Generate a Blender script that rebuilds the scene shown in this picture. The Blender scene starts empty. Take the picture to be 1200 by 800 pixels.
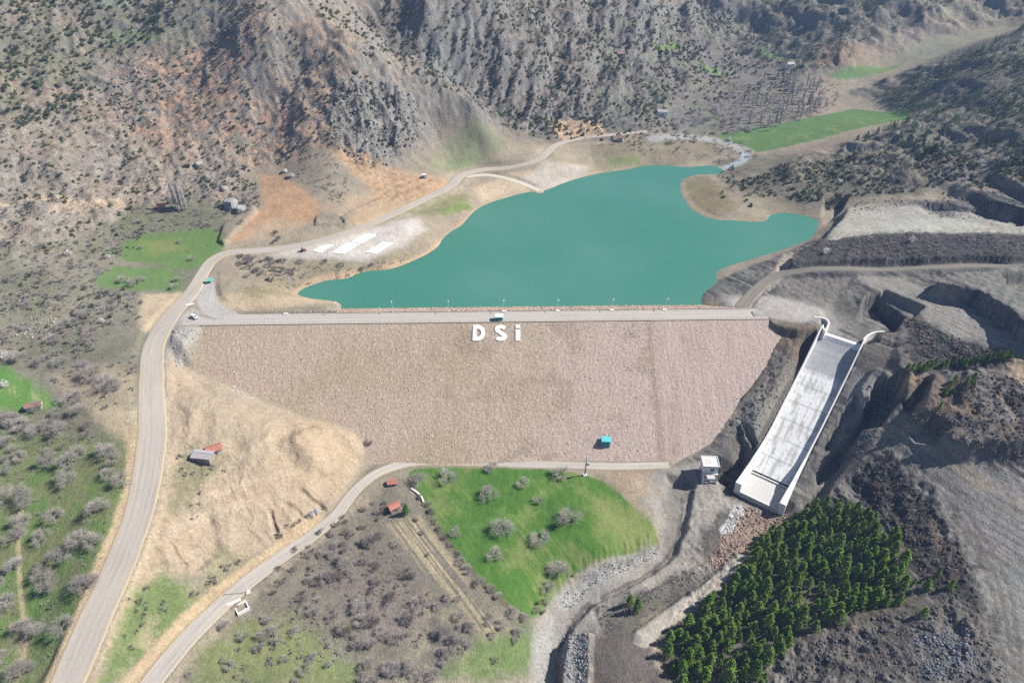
import bpy, math, random, os
import numpy as np
from mathutils import Vector
random.seed(7); np.random.seed(7)
RNG = np.random.default_rng(7)
sc = bpy.context.scene
COL = sc.collection
R = math.radians

# ------------------------------------------------------------------ camera
CAMZ, PITCH, FPX = 277.0, 35.0, 800.0
cp, sp = math.cos(R(PITCH)), math.sin(R(PITCH))
def ray(px, py):
    u = (px - 600) / FPX; v = (400 - py) / FPX
    return np.array([u, cp + v * sp, -sp + v * cp])
def at_z(px, py, z):
    d = ray(px, py); t = (z - CAMZ) / d[2]
    return np.array([d[0] * t, d[1] * t, z])

# ------------------------------------------------------------------ noise
_P = np.random.default_rng(3).permutation(4096).astype(np.int64)
_G = np.random.default_rng(4).uniform(0, 2 * np.pi, 4096)
_GX, _GY = np.cos(_G), np.sin(_G)
def perlin(x, y, seed=0):
    xi = np.floor(x).astype(np.int64); yi = np.floor(y).astype(np.int64)
    xf = x - xi; yf = y - yi
    def g(ix, iy, dx, dy):
        h = _P[(_P[(ix + seed * 131) & 4095] + iy) & 4095]
        return _GX[h] * dx + _GY[h] * dy
    u = xf * xf * xf * (xf * (xf * 6 - 15) + 10); v = yf * yf * yf * (yf * (yf * 6 - 15) + 10)
    a = g(xi, yi, xf, yf); b = g(xi + 1, yi, xf - 1, yf)
    c = g(xi, yi + 1, xf, yf - 1); d = g(xi + 1, yi + 1, xf - 1, yf - 1)
    return (a + u * (b - a) + v * ((c + u * (d - c)) - (a + u * (b - a)))) * 1.5
def fbm(x, y, scale, oct=4, seed=0, gain=.5):
    s = 0; a = 1; t = 0
    for i in range(oct):
        s = s + a * perlin(x / scale, y / scale, seed + i * 7); t += a; a *= gain; scale /= 2.03
    return s / t
def ridged(x, y, scale, oct=4, seed=0, gain=.5):
    s = 0; a = 1; t = 0
    for i in range(oct):
        s = s + a * (1 - 2.2 * np.abs(perlin(x / scale, y / scale, seed + i * 7))); t += a; a *= gain; scale /= 2.1
    return s / t
def smooth(a, b, x):
    t = np.clip((x - a) / (b - a), 0, 1); return t * t * (3 - 2 * t)

# ------------------------------------------------------------------ dam shape
CREST, WATER = 43.0, 37.0
DS, US = 355.4, 368.3          # downstream / upstream edge of the crest (at x=0)
def damz(x, y):
    yl = y - .02 * x
    return np.where(yl < DS, CREST - (DS - yl) * .517, np.where(yl > US, CREST - (yl - US) * .42, CREST))
def at_dam(px, py):
    d = ray(px, py)
    t0 = 250.0
    for i in range(4000):
        p = d * t0; 
        if p[2] + CAMZ < damz(p[0], p[1]): break
        t0 += .1
    return np.array([p[0], p[1], p[2] + CAMZ])

# ------------------------------------------------------------------ base terrain (thin plate spline through surveyed spots)
SHORE = [(345,345),(370,333),(400,328),(450,319),(490,303),(515,288),(540,265),(590,233),(640,223),(690,206),(740,198),(790,195),(828,194)]
SHORE2 = [(848,203),(812,206),(798,212),(798,225),(812,246),(840,258),(900,259),(960,259),(957,266),(948,281),(922,291),(895,299),(862,309),(838,320),(842,331),(823,346),(817,356)]
SPOTS = [(p[0],p[1],37) for p in SHORE+SHORE2]
SPOTS += [(600,320,24),(700,300,24),(750,260,25),(850,290,26),(600,260,26),(700,230,27),(450,340,27),(780,335,26),(640,240,29),(760,210,30),(920,270,30),(540,300,27),(390,345,31)]
SPOTS += [tuple(float(v) for v in s.split(',')) for s in '''
300,330,45 400,300,44 440,290,43 500,270,42 350,312,43 470,300,40 330,290,46 480,247,46 540,208,47 600,193,47 640,180,48 700,160,49 640,205,42 600,213,42 740,180,44 790,180,42 560,225,42
330,235,58 345,353,40.5 375,357,40 320,354,42 300,352,42.5 395,358,39 280,270,49 390,190,74 450,210,58 500,215,51 430,180,72 560,170,60 580,150,68 520,175,60
430,130,100 400,60,140 300,30,158 480,100,112 560,140,82 640,172,55 520,135,86
600,140,62 520,90,95 450,60,122 420,30,140 400,0,165
600,100,86 600,50,118 600,0,150 660,100,80 660,50,108 540,50,122 500,20,146
700,130,62 700,80,85 700,30,115 700,0,135 760,90,75 760,40,100 760,0,130 800,130,56 780,160,50 740,165,50
850,130,53 850,90,60 850,50,72 850,20,90 850,0,105 900,60,66 900,20,82 900,0,95 800,40,85 800,0,118
940,75,66 980,50,85 1020,20,105 1040,0,120 920,95,60 1000,88,62 1080,60,80 1150,35,100 1180,20,112 1130,10,115 1200,0,130
1060,130,56 1100,75,88 1150,55,104 1200,35,122 1060,100,66 1000,115,52 950,120,50 1040,82,64
1150,130,79 1150,90,97 1050,150,62 1150,180,67 1050,190,57 950,190,48 900,200,44 870,230,42 850,245,39.5 950,230,46 1060,230,52 1150,225,60 1200,200,73 1200,150,86
860,165,46 900,170,46 940,150,50 1000,140,53 830,163,46 870,190,40 820,180,41
1000,265,49 1100,265,52 1180,262,57 968,280,46 1050,290,55 1150,285,60 950,300,46 950,313,45 1050,316,49 1150,318,53 1200,315,56
900,330,43 930,350,43 1000,330,47 960,365,42 990,378,40 880,345,43 860,350,43
1080,345,51 1140,375,53 1190,405,54 1060,390,47 1100,405,48 1060,425,43 1150,425,46 1195,440,48 1020,410,44.5 1030,435,42
1100,480,38 1150,500,40 1190,540,36 1190,470,46 1050,515,27 1100,560,26 1150,620,24 1180,700,22 1195,790,20 1000,540,14 960,565,5 1020,500,24 1005,455,36 985,470,30
925,400,36 900,440,27 880,480,17 850,510,6 840,545,1 810,548,1
930,605,-2 870,660,-4 800,740,-5 1000,640,7 1060,650,13 930,700,4 1050,720,12 850,790,-2 980,780,8 1080,770,14 1120,680,19 1100,620,19 1020,580,11
810,570,-2 790,620,-6 740,660,-8 680,690,-9 650,750,-10 640,800,-11 840,620,-5 760,690,-5 720,740,-5 700,790,-6
500,560,2 600,558,2 700,560,2 760,600,0 700,640,-1 610,705,-2 560,650,0 520,600,1.5
450,600,3 400,700,2 500,750,-1 590,780,-4 300,780,4 250,790,5
230,372,43 240,330,44 265,302,45 300,291,46 185,395,41 175,450,38 172,500,35 160,580,30 140,650,26 110,720,22 80,790,18
250,470,34 300,505,27 380,520,16 330,560,18 250,600,19 200,640,21 300,620,11 350,600,9 280,660,8.5 200,680,17 150,740,15 390,560,8 250,530,27
480,543,3 440,560,3 400,600,4 350,640,5 280,690,7 220,745,9 180,790,10 600,545,2 700,545,2 780,545,1.5
100,500,32 50,500,30 0,500,30 100,600,27 30,600,24 60,700,18 0,700,16 0,790,12 40,780,14 100,450,36 50,430,38 0,420,40 150,420,40 100,380,44 50,350,50 0,330,55 150,330,46 200,300,46 120,280,50 60,270,59 0,250,67 200,265,49 230,290,46 180,240,55 100,220,66 0,200,80 250,240,55 280,200,66 330,200,66 350,150,90 300,120,104 350,80,126 250,60,133 200,100,112 150,45,140 100,100,114 0,120,110 50,60,136 0,40,150 100,10,163 0,0,172 200,5,165 150,150,90 50,170,88
'''.split()]
pts = [at_z(*s) for s in SPOTS]
GROIN_L = [(233,381),(222,405),(214,432),(240,440),(300,463),(360,487),(408,500),(424,515),(428,530),(424,544)]
GROIN_R = [(912,371),(915,395),(892,438),(862,478),(832,520),(792,544)]
for q in GROIN_L[3:] + GROIN_R[:5]:
    pts.append(at_dam(*q))
W = [(-100,330,5),(0,320,-4),(80,325,0),(0,360,-4),(-60,370,2),(100,375,8),(0,395,8),
 (-1500,1500,330),(-800,1500,300),(-200,1500,280),(300,1700,210),(800,1600,230),(1500,1500,280),(0,2600,420),(-2000,2600,480),(2000,2600,420),(-3500,500,420),(3500,500,420),(-3000,3500,500),(3000,3500,500),
 (-500,1150,235),(-100,1180,215),(150,1150,185),(450,1350,135),(750,1200,170),(-950,900,265),(-700,700,200),(1000,800,180),(620,700,112),(420,890,72),(540,890,84),(700,450,110),(900,300,150),
 (0,100,-10),(-160,60,15),(170,80,15),(0,0,-12),(0,-400,-20),(-400,0,45),(400,0,55),(-520,250,85),(480,280,60),(350,150,35),(-300,130,35),(-1500,0,200),(1500,0,200),(-800,-2500,100),(800,-2500,100),(-3000,-2500,200),(3000,-2500,200)]
pts += [np.array(w, float) for w in W]
P3 = np.array(pts)
def tps_fit(P, lam=.02):
    n = len(P); s = 300.0
    A = P[:, :2] / s
    d2 = ((A[:, None] - A[None]) ** 2).sum(-1)
    K = np.where(d2 > 0, d2 * np.log(d2 + 1e-12), 0) + lam * np.eye(n) * .05
    Q = np.c_[np.ones(n), A]
    M = np.block([[K, Q], [Q.T, np.zeros((3, 3))]])
    w = np.linalg.solve(M, np.r_[P[:, 2], 0, 0, 0])
    def ev(x, y):
        sh = x.shape; X = x.ravel() / s; Y = y.ravel() / s; out = np.empty(X.size)
        for i in range(0, X.size, 20000):
            xx = X[i:i+20000, None]; yy = Y[i:i+20000, None]
            d2 = (xx - A[None, :, 0]) ** 2 + (yy - A[None, :, 1]) ** 2
            out[i:i+20000] = (d2 * np.log(d2 + 1e-12)) @ w[:n] + w[n] + w[n+1] * xx[:, 0] + w[n+2] * yy[:, 0]
        return out.reshape(sh)
    return ev
_tps = tps_fit(P3)

# ------------------------------------------------------------------ the sheet: fine where the valley is, coarse behind
fine = np.radians(np.linspace(-60, 60, int(1060)))
coarse = np.radians(np.linspace(60, 300, 50)[1:-1])
AZ = np.r_[fine, coarse]; NA = len(AZ); NF = len(fine)
RR = np.r_[np.geomspace(6, 105, 14)[:-1], np.geomspace(105, 1330, int(980)), np.geomspace(1330, 4200, 40)[1:]]
NR = len(RR)
AZ2, R2 = np.meshgrid(AZ, RR)
X = R2 * np.sin(AZ2); Y = R2 * np.cos(AZ2)
def tps_grid():
    # evaluate on a coarser copy of the sheet and interpolate up
    ia = np.unique(np.r_[np.arange(0, NF, 3), NF - 1, np.arange(NF, NA)]); ir = np.unique(np.r_[np.arange(0, NR, 3), NR - 1])
    z = _tps(X[np.ix_(ir, ia)], Y[np.ix_(ir, ia)])
    t = np.arange(NR); out = np.empty((NR, len(ia)))
    for k in range(len(ia)): out[:, k] = np.interp(t, ir, z[:, k])
    full = np.empty((NR, NA)); ta = np.arange(NA)
    for k in range(NR): full[k] = np.interp(ta, ia, out[k])
    return full
Z = tps_grid()

LR = np.log(RR)
def hf(x, y, ZZ=None):
    """height of the sheet at world x, y (arrays)"""
    ZZ = Z if ZZ is None else ZZ
    x = np.asarray(x, float); y = np.asarray(y, float)
    r = np.hypot(x, y); a = np.arctan2(x, y); a = np.where(a < AZ[0], a + 2 * np.pi, a)
    fi = np.clip(np.interp(r, RR, np.arange(NR)), 0, NR - 1.001); fj = np.clip(np.interp(a, AZ, np.arange(NA)), 0, NA - 1.001)
    i = fi.astype(int); j = fj.astype(int); fi = fi - i; fj = fj - j
    return (ZZ[i, j] * (1-fi) * (1-fj) + ZZ[i+1, j] * fi * (1-fj) + ZZ[i, j+1] * (1-fi) * fj + ZZ[i+1, j+1] * fi * fj)
def at(px, py, dz=0.0):
    """the spot of ground seen at a place in the survey picture"""
    pp = np.atleast_2d(np.array([px, py], float).T)
    D = np.array([ray(a, b) for a, b in pp]); n = len(D)
    t = np.full(n, 120.0); done = np.zeros(n, bool)
    for k in range(1700):
        p = D * t[:, None]
        hit = (p[:, 2] + CAMZ) < hf(p[:, 0], p[:, 1]) + dz
        done |= hit
        if done.all(): break
        t = np.where(done, t, t + np.maximum(.4, .0012 * t))
    p = D * t[:, None]
    q = np.c_[p[:, 0], p[:, 1], hf(p[:, 0], p[:, 1])]
    return q if np.ndim(px) else q[0]
def W_(poly, dz=0.0):
    a = np.array(poly, float); return at(a[:, 0], a[:, 1], dz)

# ------------------------------------------------------------------ distances in plan
XF, YF = X.ravel(), Y.ravel()
def poly_sd(P, pad):
    """signed distance (negative inside) for sheet points near polygon P; returns idx, sd"""
    P = np.asarray(P)[:, :2]
    m = (XF > P[:, 0].min() - pad) & (XF < P[:, 0].max() + pad) & (YF > P[:, 1].min() - pad) & (YF < P[:, 1].max() + pad)
    idx = np.nonzero(m)[0]; x = XF[idx]; y = YF[idx]
    return idx, _sd(P, x, y)
def _sd(P, x, y):
    d = np.full(x.shape, 1e18); ins = np.zeros(x.shape, bool); n = len(P)
    for i in range(n):
        ax, ay = P[i]; bx, by = P[(i + 1) % n]
        ex, ey = bx - ax, by - ay; L = ex * ex + ey * ey + 1e-12
        t = np.clip(((x - ax) * ex + (y - ay) * ey) / L, 0, 1)
        d = np.minimum(d, (x - ax - t * ex) ** 2 + (y - ay - t * ey) ** 2)
        c = ((ay > y) != (by > y)) & (x < (bx - ax) * (y - ay) / (by - ay + 1e-12) + ax)
        ins ^= c
    d = np.sqrt(d); return np.where(ins, -d, d)
def line_d(P, pad, X_=None, Y_=None):
    """distance to polyline, parameter (index) and z along it"""
    P = np.asarray(P)
    if X_ is None:
        m = (XF > P[:, 0].min() - pad) & (XF < P[:, 0].max() + pad) & (YF > P[:, 1].min() - pad) & (YF < P[:, 1].max() + pad)
        idx = np.nonzero(m)[0]; x = XF[idx]; y = YF[idx]
    else: idx = None; x, y = X_, Y_
    d = np.full(x.shape, 1e18); s = np.zeros(x.shape)
    for i in range(len(P) - 1):
        ax, ay = P[i][:2]; ex, ey = P[i+1][0] - ax, P[i+1][1] - ay; L = ex * ex + ey * ey + 1e-12
        t = np.clip(((x - ax) * ex + (y - ay) * ey) / L, 0, 1)
        dd = (x - ax - t * ex) ** 2 + (y - ay - t * ey) ** 2
        s = np.where(dd < d, i + t, s); d = np.minimum(d, dd)
    return idx, np.sqrt(d), s
def spline(P, step=3.0):
    """smooth resample of a polyline of 3-D points"""
    P = np.asarray(P, float); n = len(P)
    out = []
    for i in range(n - 1):
        p0 = P[max(i-1, 0)]; p1 = P[i]; p2 = P[i+1]; p3 = P[min(i+2, n-1)]
        k = max(2, int(np.linalg.norm((p2 - p1)[:2]) / step))
        for t in np.linspace(0, 1, k, endpoint=False):
            out.append(.5 * ((2*p1) + (-p0+p2)*t + (2*p0-5*p1+4*p2-p3)*t*t + (-p0+3*p1-3*p2+p3)*t**3))
    out.append(P[-1]); return np.array(out)
# ------------------------------------------------------------------ object helpers
def props(o, label=None, cat=None, group=None, kind=None):
    if label: o['label'] = label
    if cat: o['category'] = cat
    if group: o['group'] = group
    if kind: o['kind'] = kind
    return o
def np_mesh(name, V, F, mat=None, parent=None, col=None, smooth_=False):
    """V (n,3) F (m,3|4)"""
    V = np.asarray(V, np.float32); F = np.asarray(F, np.int32)
    me = bpy.data.meshes.new(name); k = F.shape[1]
    me.vertices.add(len(V)); me.vertices.foreach_set('co', V.ravel())
    me.loops.add(F.size); me.loops.foreach_set('vertex_index', F.ravel())
    me.polygons.add(len(F)); me.polygons.foreach_set('loop_start', np.arange(0, F.size, k, dtype=np.int32))
    me.polygons.foreach_set('loop_total', np.full(len(F), k, np.int32))
    if smooth_: me.polygons.foreach_set('use_smooth', np.ones(len(F), bool))
    if col is not None:
        a = me.color_attributes.new('Col', 'FLOAT_COLOR', 'POINT')
        c = np.ones((len(V), 4), np.float32); c[:, :col.shape[1]] = col; a.data.foreach_set('color', c.ravel())
    me.update(calc_edges=True)
    if mat: me.materials.append(mat)
    o = bpy.data.objects.new(name, me); COL.objects.link(o)
    if parent: o.parent = parent
    return o
def grid_faces(nr, na, wrap=False):
    i = np.arange(nr - 1)[:, None]; j = np.arange(na if wrap else na - 1)[None]
    jn = (j + 1) % na
    return np.stack([i * na + j, i * na + jn, (i + 1) * na + jn, (i + 1) * na + j], -1).reshape(-1, 4)
def new_mat(name):
    m = bpy.data.materials.new(name); m.use_nodes = True
    nt = m.node_tree; return m, nt, nt.nodes['Principled BSDF']
def N(nt, t, **kw):
    n = nt.nodes.new(t)
    for k, v in kw.items():
        if k in n.inputs: n.inputs[k].default_value = v
        else: setattr(n, k, v)
    return n
# ------------------------------------------------------------------ earthworks: everything that shapes the sheet
ZF = Z.ravel()              # a view: edits change Z
BASE = Z.copy()
def wmask(polys, ramp):
    m = np.zeros(XF.size)
    for p in polys:
        idx, sd = poly_sd(W_(p), ramp * 2)
        m[idx] = np.maximum(m[idx], smooth(ramp, -ramp, sd))
    return m
HILL_L = [(-60,-40),(-60,325),(60,300),(130,262),(175,248),(255,240),(275,212),(300,196),(395,170),(440,198),(500,178),(530,148),(560,140),(640,160),(655,150),(700,160),(770,140),(800,115),(840,60),(870,-40)]
HILL_F = [(850,-40),(895,60),(930,92),(990,80),(1010,50),(1090,20),(1150,-40)]
HILL_R = [(880,215),(950,213),(1080,222),(1240,195),(1240,20),(1100,66),(1000,108),(1075,130),(1040,155),(930,188)]
wild = wmask([HILL_L, HILL_F, HILL_R], 14)
far_out = (R2.ravel() > 1250) | (np.abs(AZ2.ravel()) > R(58))
wild = np.maximum(wild, smooth(880, 980, YF) * .9); wild *= 1 - wmask([[(1030,78),(1090,45),(1190,22),(1195,48),(1120,68),(1060,84)]], 10)
wild[far_out] = 1
rock = wmask([[(395,100),(450,95),(490,120),(500,150),(470,190),(430,200),(390,170),(380,130)]], 9)
rock2 = wmask([[(110,70),(160,60),(195,100),(185,150),(140,150),(105,110)]], 8)
rock = np.maximum(rock, .5 * rock2)
midm = wmask([[(470,-40),(440,60),(520,110),(600,150),(700,140),(760,100),(800,60),(860,-40)]], 25)
NX, NY = XF, YF
wx = NX + 14 * fbm(NX, NY, 70, 3, 40); wy = NY + 14 * fbm(NX, NY, 70, 3, 41)
rel = 10 * (ridged(wx, wy, 85, 6, 1, .58) - .25) * wild + 2.2 * (ridged(wx, wy, 13, 4, 2, .6) - .2) * wild
rel += 46 * (ridged(wx * .9 + wy * .3, wy * .6 - wx * .2, 230, 4, 77, .5) - .35) * smooth(880, 1150, YF) * wild * smooth(2500, 1800, R2.ravel())
aw = (NX * .96 - NY * .25); al = (NX * .25 + NY * .96)
gul = ridged(aw + 6 * fbm(NX, NY, 30, 3, 9), al * .22, 42, 4, 60, .55)
rel += 14 * (gul - .2) * midm
gl = ridged(aw * .8 + wy * .3, (al - wx * .3) * .4, 36, 4, 70, .55)
rel += 5.5 * (gl - .2) * wild * (1 - midm)
rel += rock * (9 * (ridged(wx, wy * .7, 26, 5, 21, .62) - .1))
rel += (.9 * fbm(NX, NY, 9, 3, 80) + .5 * fbm(NX, NY, 2.5, 2, 81)) * wild
calm = 1 - wild
wk = wmask([[(830,335),(930,292),(1000,240),(1080,235),(1240,200),(1240,810),(880,810),(780,770),(800,640),(830,520),(915,380)]], 5)
hr = wmask([[(1030,512),(1080,514),(1140,545),(1200,575),(1240,610),(1240,810),(1180,810),(1166,720),(1140,650),(1095,582),(1045,530)],[(1000,318),(1060,325),(1130,360),(1190,398),(1200,412),(1140,408),(1070,375),(1060,360),(1030,342)],[(850,345),(960,352),(990,372),(985,392),(962,390),(915,374)]], 4)
wk = wk * (1 - .85 * hr)
rel += wk * (1.3 * (ridged(wx * .7 - wy * .7, (wx * .7 + wy * .7) * .45, 13, 4, 33, .6) - .2) + .5 * ridged(wx, wy, 5, 2, 34))
rel += calm * (.6 * fbm(NX, NY, 22, 3, 30) + .25 * fbm(NX, NY, 4, 2, 31))
rel *= 1 - .35 * smooth(-120, -260, NX) * smooth(760, 700, NY)
terr = wmask([[(1070,243),(1100,222),(1140,200),(1250,190),(1250,262),(1160,264),(1085,254)]], 8)
hr_fl = wmask([[(980,125),(1050,95),(1150,55),(1240,30),(1240,120),(1080,150)]], 15)
rel *= (1 - .85 * terr) * (1 - .3 * hr_fl)
# keep the relief off the water's edge
near_w = smooth(.0, 5, np.abs(ZF - WATER) + 40 * (NY < 372) + 40 * (NY > 700))
ZF += rel * near_w

def lift(poly, dz, ramp=3.0, inner=0.0, seen_at_top=True):
    P = W_(poly, dz if (seen_at_top and dz > 0) else 0)
    idx, sd = poly_sd(P, ramp + abs(dz) + 8)
    sd = sd + 1.1 * fbm(XF[idx], YF[idx], 7, 3, 90)
    ZF[idx] += dz * smooth(ramp, inner if inner else -.3 * ramp, sd)
def level(poly, z, ramp=3.0, rag=1.0):
    P = np.array([at_z(a, b, z) for a, b in poly])
    idx, sd = poly_sd(P, ramp * 3 + 5)
    sd = sd + rag * fbm(XF[idx], YF[idx], 9, 3, 91)
    k = smooth(ramp, -.4 * ramp, sd); ZF[idx] += (z + .25 * fbm(XF[idx], YF[idx], 6, 2, 92) - ZF[idx]) * k
def crease(line, dz, half, fall):
    P = spline(W_(line)); idx, d, s = line_d(P, half + fall + 4)
    d = d + .8 * fbm(XF[idx], YF[idx], 6, 3, 93)
    ZF[idx] += dz * smooth(half + fall, half, d)

# works on the right bank
level([(993,243),(1030,236),(1100,240),(1165,252),(1200,262),(1200,276),(1100,274),(1010,276),(958,290),(975,268),(988,254)], 50, 2.5)
level([(966,244),(988,243),(983,253),(968,264),(962,258)], 37.8, 2.0)
lift([(925,302),(950,286),(1000,276),(1100,271),(1240,276),(1240,298),(1150,305),(1080,307),(1040,303),(1000,309),(930,311)], 6, 4)
t_idx, t_sd = poly_sd(W_([(1075,238),(1100,226),(1140,206),(1240,196),(1240,258),(1160,262),(1085,250)]), 10)
zz = ZF[t_idx] + 2.5 * fbm(XF[t_idx], YF[t_idx], 45, 2, 95); st = 8.5
q_ = zz / st; fr = q_ - np.floor(q_)
ZF[t_idx] += ((np.floor(q_) + smooth(.66, .98, fr)) * st - ZF[t_idx] + 1) * smooth(6, -4, t_sd)
lift([(1098,330),(1122,336),(1150,340),(1186,364),(1204,386),(1260,410),(1260,300),(1150,318),(1110,318)], 10, 2.5)
lift([(1178,322),(1260,318),(1260,342),(1190,344)], -9, 2.0)
lift([(1032,345),(1038,341),(1082,359),(1066,373),(1056,373)], -5, 1.6)
lift([(1015,352),(1030,345),(1057,372),(1047,386),(1022,389),(1012,368)], -12, 2.2)
lift([(1088,440),(1120,430),(1180,438),(1215,465),(1215,520),(1130,522),(1080,507),(1070,490),(1080,462)], 7, 5)
lift([(1072,503),(1095,492),(1108,500),(1098,512),(1078,510)], -6, 2.5)
rough_r = wmask([[(1085,440),(1200,430),(1220,560),(1130,530),(1075,505)], [(1000,545),(1060,520),(1120,600),(1130,690),(1060,660),(1010,600),(960,590)], [(900,760),(1000,725),(1130,700),(1170,800),(900,810)],[(1080,395),(1190,425),(1150,440),(1060,420)]], 6)
ZF += rough_r * (2.6 * (ridged(wx, wy, 16, 4, 51, .6) - .2))
lift([(1100,430),(1118,425),(1128,440),(1120,470),(1105,474)], -3, 4)
# stream channel, its banks and the grey tip beside it
lift([(784,560),(812,562),(800,622),(786,652),(762,670),(722,692),(692,706),(668,732),(652,772),(652,805),(626,805),(630,750),(655,706),(690,676),(740,658),(766,640),(774,600)], -3.5, 3)
lift([(664,752),(676,742),(692,742),(690,805),(658,805)], 4, 2.2)
lift([(690,742),(730,735),(765,760),(775,805),(690,805)], 2, 6)
crease([(752,745),(790,718),(830,690),(868,655)], 1.5, 2, 3)
crease([(700,720),(740,700),(800,665),(840,650)], -1.2, 1, 2.5)
b_idx, b_sd = poly_sd(W_([(655,695),(690,664),(740,648),(772,640),(772,630),(735,635),(685,655),(650,685)]), 5)
ZF[b_idx] += .55 * perlin(XF[b_idx] / 2.2, YF[b_idx] / 8, 5) * smooth(3, 0, b_sd)
# sand slope left of the dam toe: gullies and tips
sandm = wmask([[(205,430),(240,445),(300,470),(360,495),(410,508),(425,540),(400,590),(340,630),(280,655),(200,670),(170,660),(190,560)]], 6)
ZF += sandm * (1.8 * (ridged(wx * .8 + wy * .5, wy * .4 - wx * .3, 24, 4, 61, .55) - .2))
lift([(340,515),(375,500),(408,508),(420,530),(402,545),(365,540)], 4, 8)
lift([(222,640),(245,600),(255,640),(232,662)], -1.8, 4)
lift([(404,262),(430,250),(458,240),(472,234),(468,226),(430,238),(400,252)], 3.5, 1.2)
lift([(262,284),(276,268),(300,246),(296,240),(262,262),(256,280)], 2.5, 1.2)
lift([(368,262),(402,262),(398,250),(372,252)], 2, 1.2)
for k_ in range(5):
    crease([(396 + 6 * k_, 186 + 10 * k_), (440 + 4 * k_, 196 + 8.5 * k_), (490, 208 + 6.5 * k_), (522 - 4 * k_, 213 + 5 * k_)], .9, .4, .9)
# banks of the left-hand road
# pit between dam and chute

# ------------------------------------------------------------------ spillway frame and cut
SPT, SPB = at_z(986, 397, 39.0), at_z(889, 586, -3.0)
sdv = (SPB - SPT)[:2]; SLEN = float(np.linalg.norm(sdv)); sdv /= SLEN; snv = np.array([-sdv[1], sdv[0]])   # along, to the viewer's right
HWID = 12.0
def sp_sw(x, y):
    dx, dy = x - SPT[0], y - SPT[1]
    return dx * sdv[0] + dy * sdv[1], dx * snv[0] + dy * snv[1]
def sp_xy(s, w):
    return SPT[0] + sdv[0] * s + snv[0] * w, SPT[1] + sdv[1] * s + snv[1] * w
SP_S = [-40, 0, 3.5, 8, 30, 70, 96, 100, SLEN, 140]
SP_Z = [38.2, 39.0, 37.0, 34.5, 25.5, 8.6, -2.0, -3.2, -3.2, -5.2]
def sp_floor(s): return np.interp(s, SP_S, SP_Z)
def sp_wall(s): return np.interp(s, [-30, -6, 8, 30, 60, 80, 98, SLEN], [4.2, 4.2, 7.0, 3.8, 3.2, 3.6, 8.0, 8.0])
s_, w_ = sp_sw(XF, YF)
near = (np.abs(w_) < 60) & (s_ > -60) & (s_ < 190)
ii = np.nonzero(near)[0]; s_, w_ = s_[ii], w_[ii]; fl = sp_floor(s_)
# ground beside the walls
inr = (s_ > -2) & (s_ < SLEN + 2)
tgt = fl + sp_wall(s_) - np.where(w_ > 0, 1.2, np.interp(s_, [0, 25, 45, 80, 100, SLEN], [4.5, 4.0, 1.2, 1.2, 3, 6]))
k = smooth(9, 3.5, np.abs(w_) - HWID) * smooth(-14, 2, s_) * smooth(SLEN + 4, SLEN - 14, s_)
ZF[ii] += (tgt - ZF[ii]) * k * np.where(w_ > 0, 1, .85)
lim = fl + sp_wall(s_) - 1.0 + np.clip(w_ - HWID - 16, 0, 99) * .75
kr = (w_ > HWID) & (s_ > -4) & (s_ < SLEN + 10)
ZF[ii] = np.where(kr, np.minimum(ZF[ii], lim), ZF[ii])
# approach channel and the bed below the outlet
k2 = smooth(HWID + 7, HWID + .5, np.abs(w_)) * smooth(-46, -26, s_) * smooth(3, -2, s_)
ZF[ii] += (38.0 - ZF[ii]) * k2
k3 = smooth(HWID + 9, HWID - 1, np.abs(w_ + np.clip(s_ - SLEN, 0, 60) * .12)) * smooth(SLEN - 6, SLEN - 1, s_) * smooth(SLEN + 42, SLEN + 18, s_)
ZF[ii] += (np.interp(s_, [SLEN, SLEN + 40], [-5.6, -7.5]) + .5 * fbm(XF[ii], YF[ii], 3, 2, 3) - ZF[ii]) * k3
k4 = ((np.abs(w_) < HWID + .6) & (s_ > -1) & (s_ < SLEN))
ZF[ii] = np.where(k4, np.minimum(ZF[ii], fl - 1.6), ZF[ii])

# cuts and spurs beside the chute
lift([(946,393),(959,388),(953,410),(946,428),(940,432),(938,410)], -7, 2.0)
lift([(952,545),(984,492),(1003,468),(1010,490),(1000,515),(978,545),(960,556)], -9, 2.5)
lift([(962,560),(985,530),(996,532),(975,562),(958,590),(944,592)], -5, 2.5)
lift([(1029,452),(1060,438),(1052,470),(1045,474),(1030,498),(1010,502),(1016,478)], -14, 2.2)
crease([(1027,446),(1006,478),(990,512)], 4, 3.0, 4)
lift([(1058,438),(1082,441),(1068,472),(1048,473)], 5, 1.6)
lift([(1060,472),(1076,450),(1090,441),(1082,460),(1068,477)], -8, 2.0)
lift([(837,522),(850,509),(864,503),(876,516),(880,530),(866,550),(850,565),(838,560)], -13, 2.0)
lift([(870,497),(881,504),(886,520),(882,528),(872,510)], -6, 1.2)
crease([(860,500),(870,518),(876,534)], 3, 1.2, 2.5)
lift([(852,566),(868,556),(876,548),(872,560),(862,572)], -3, 2)
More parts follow.
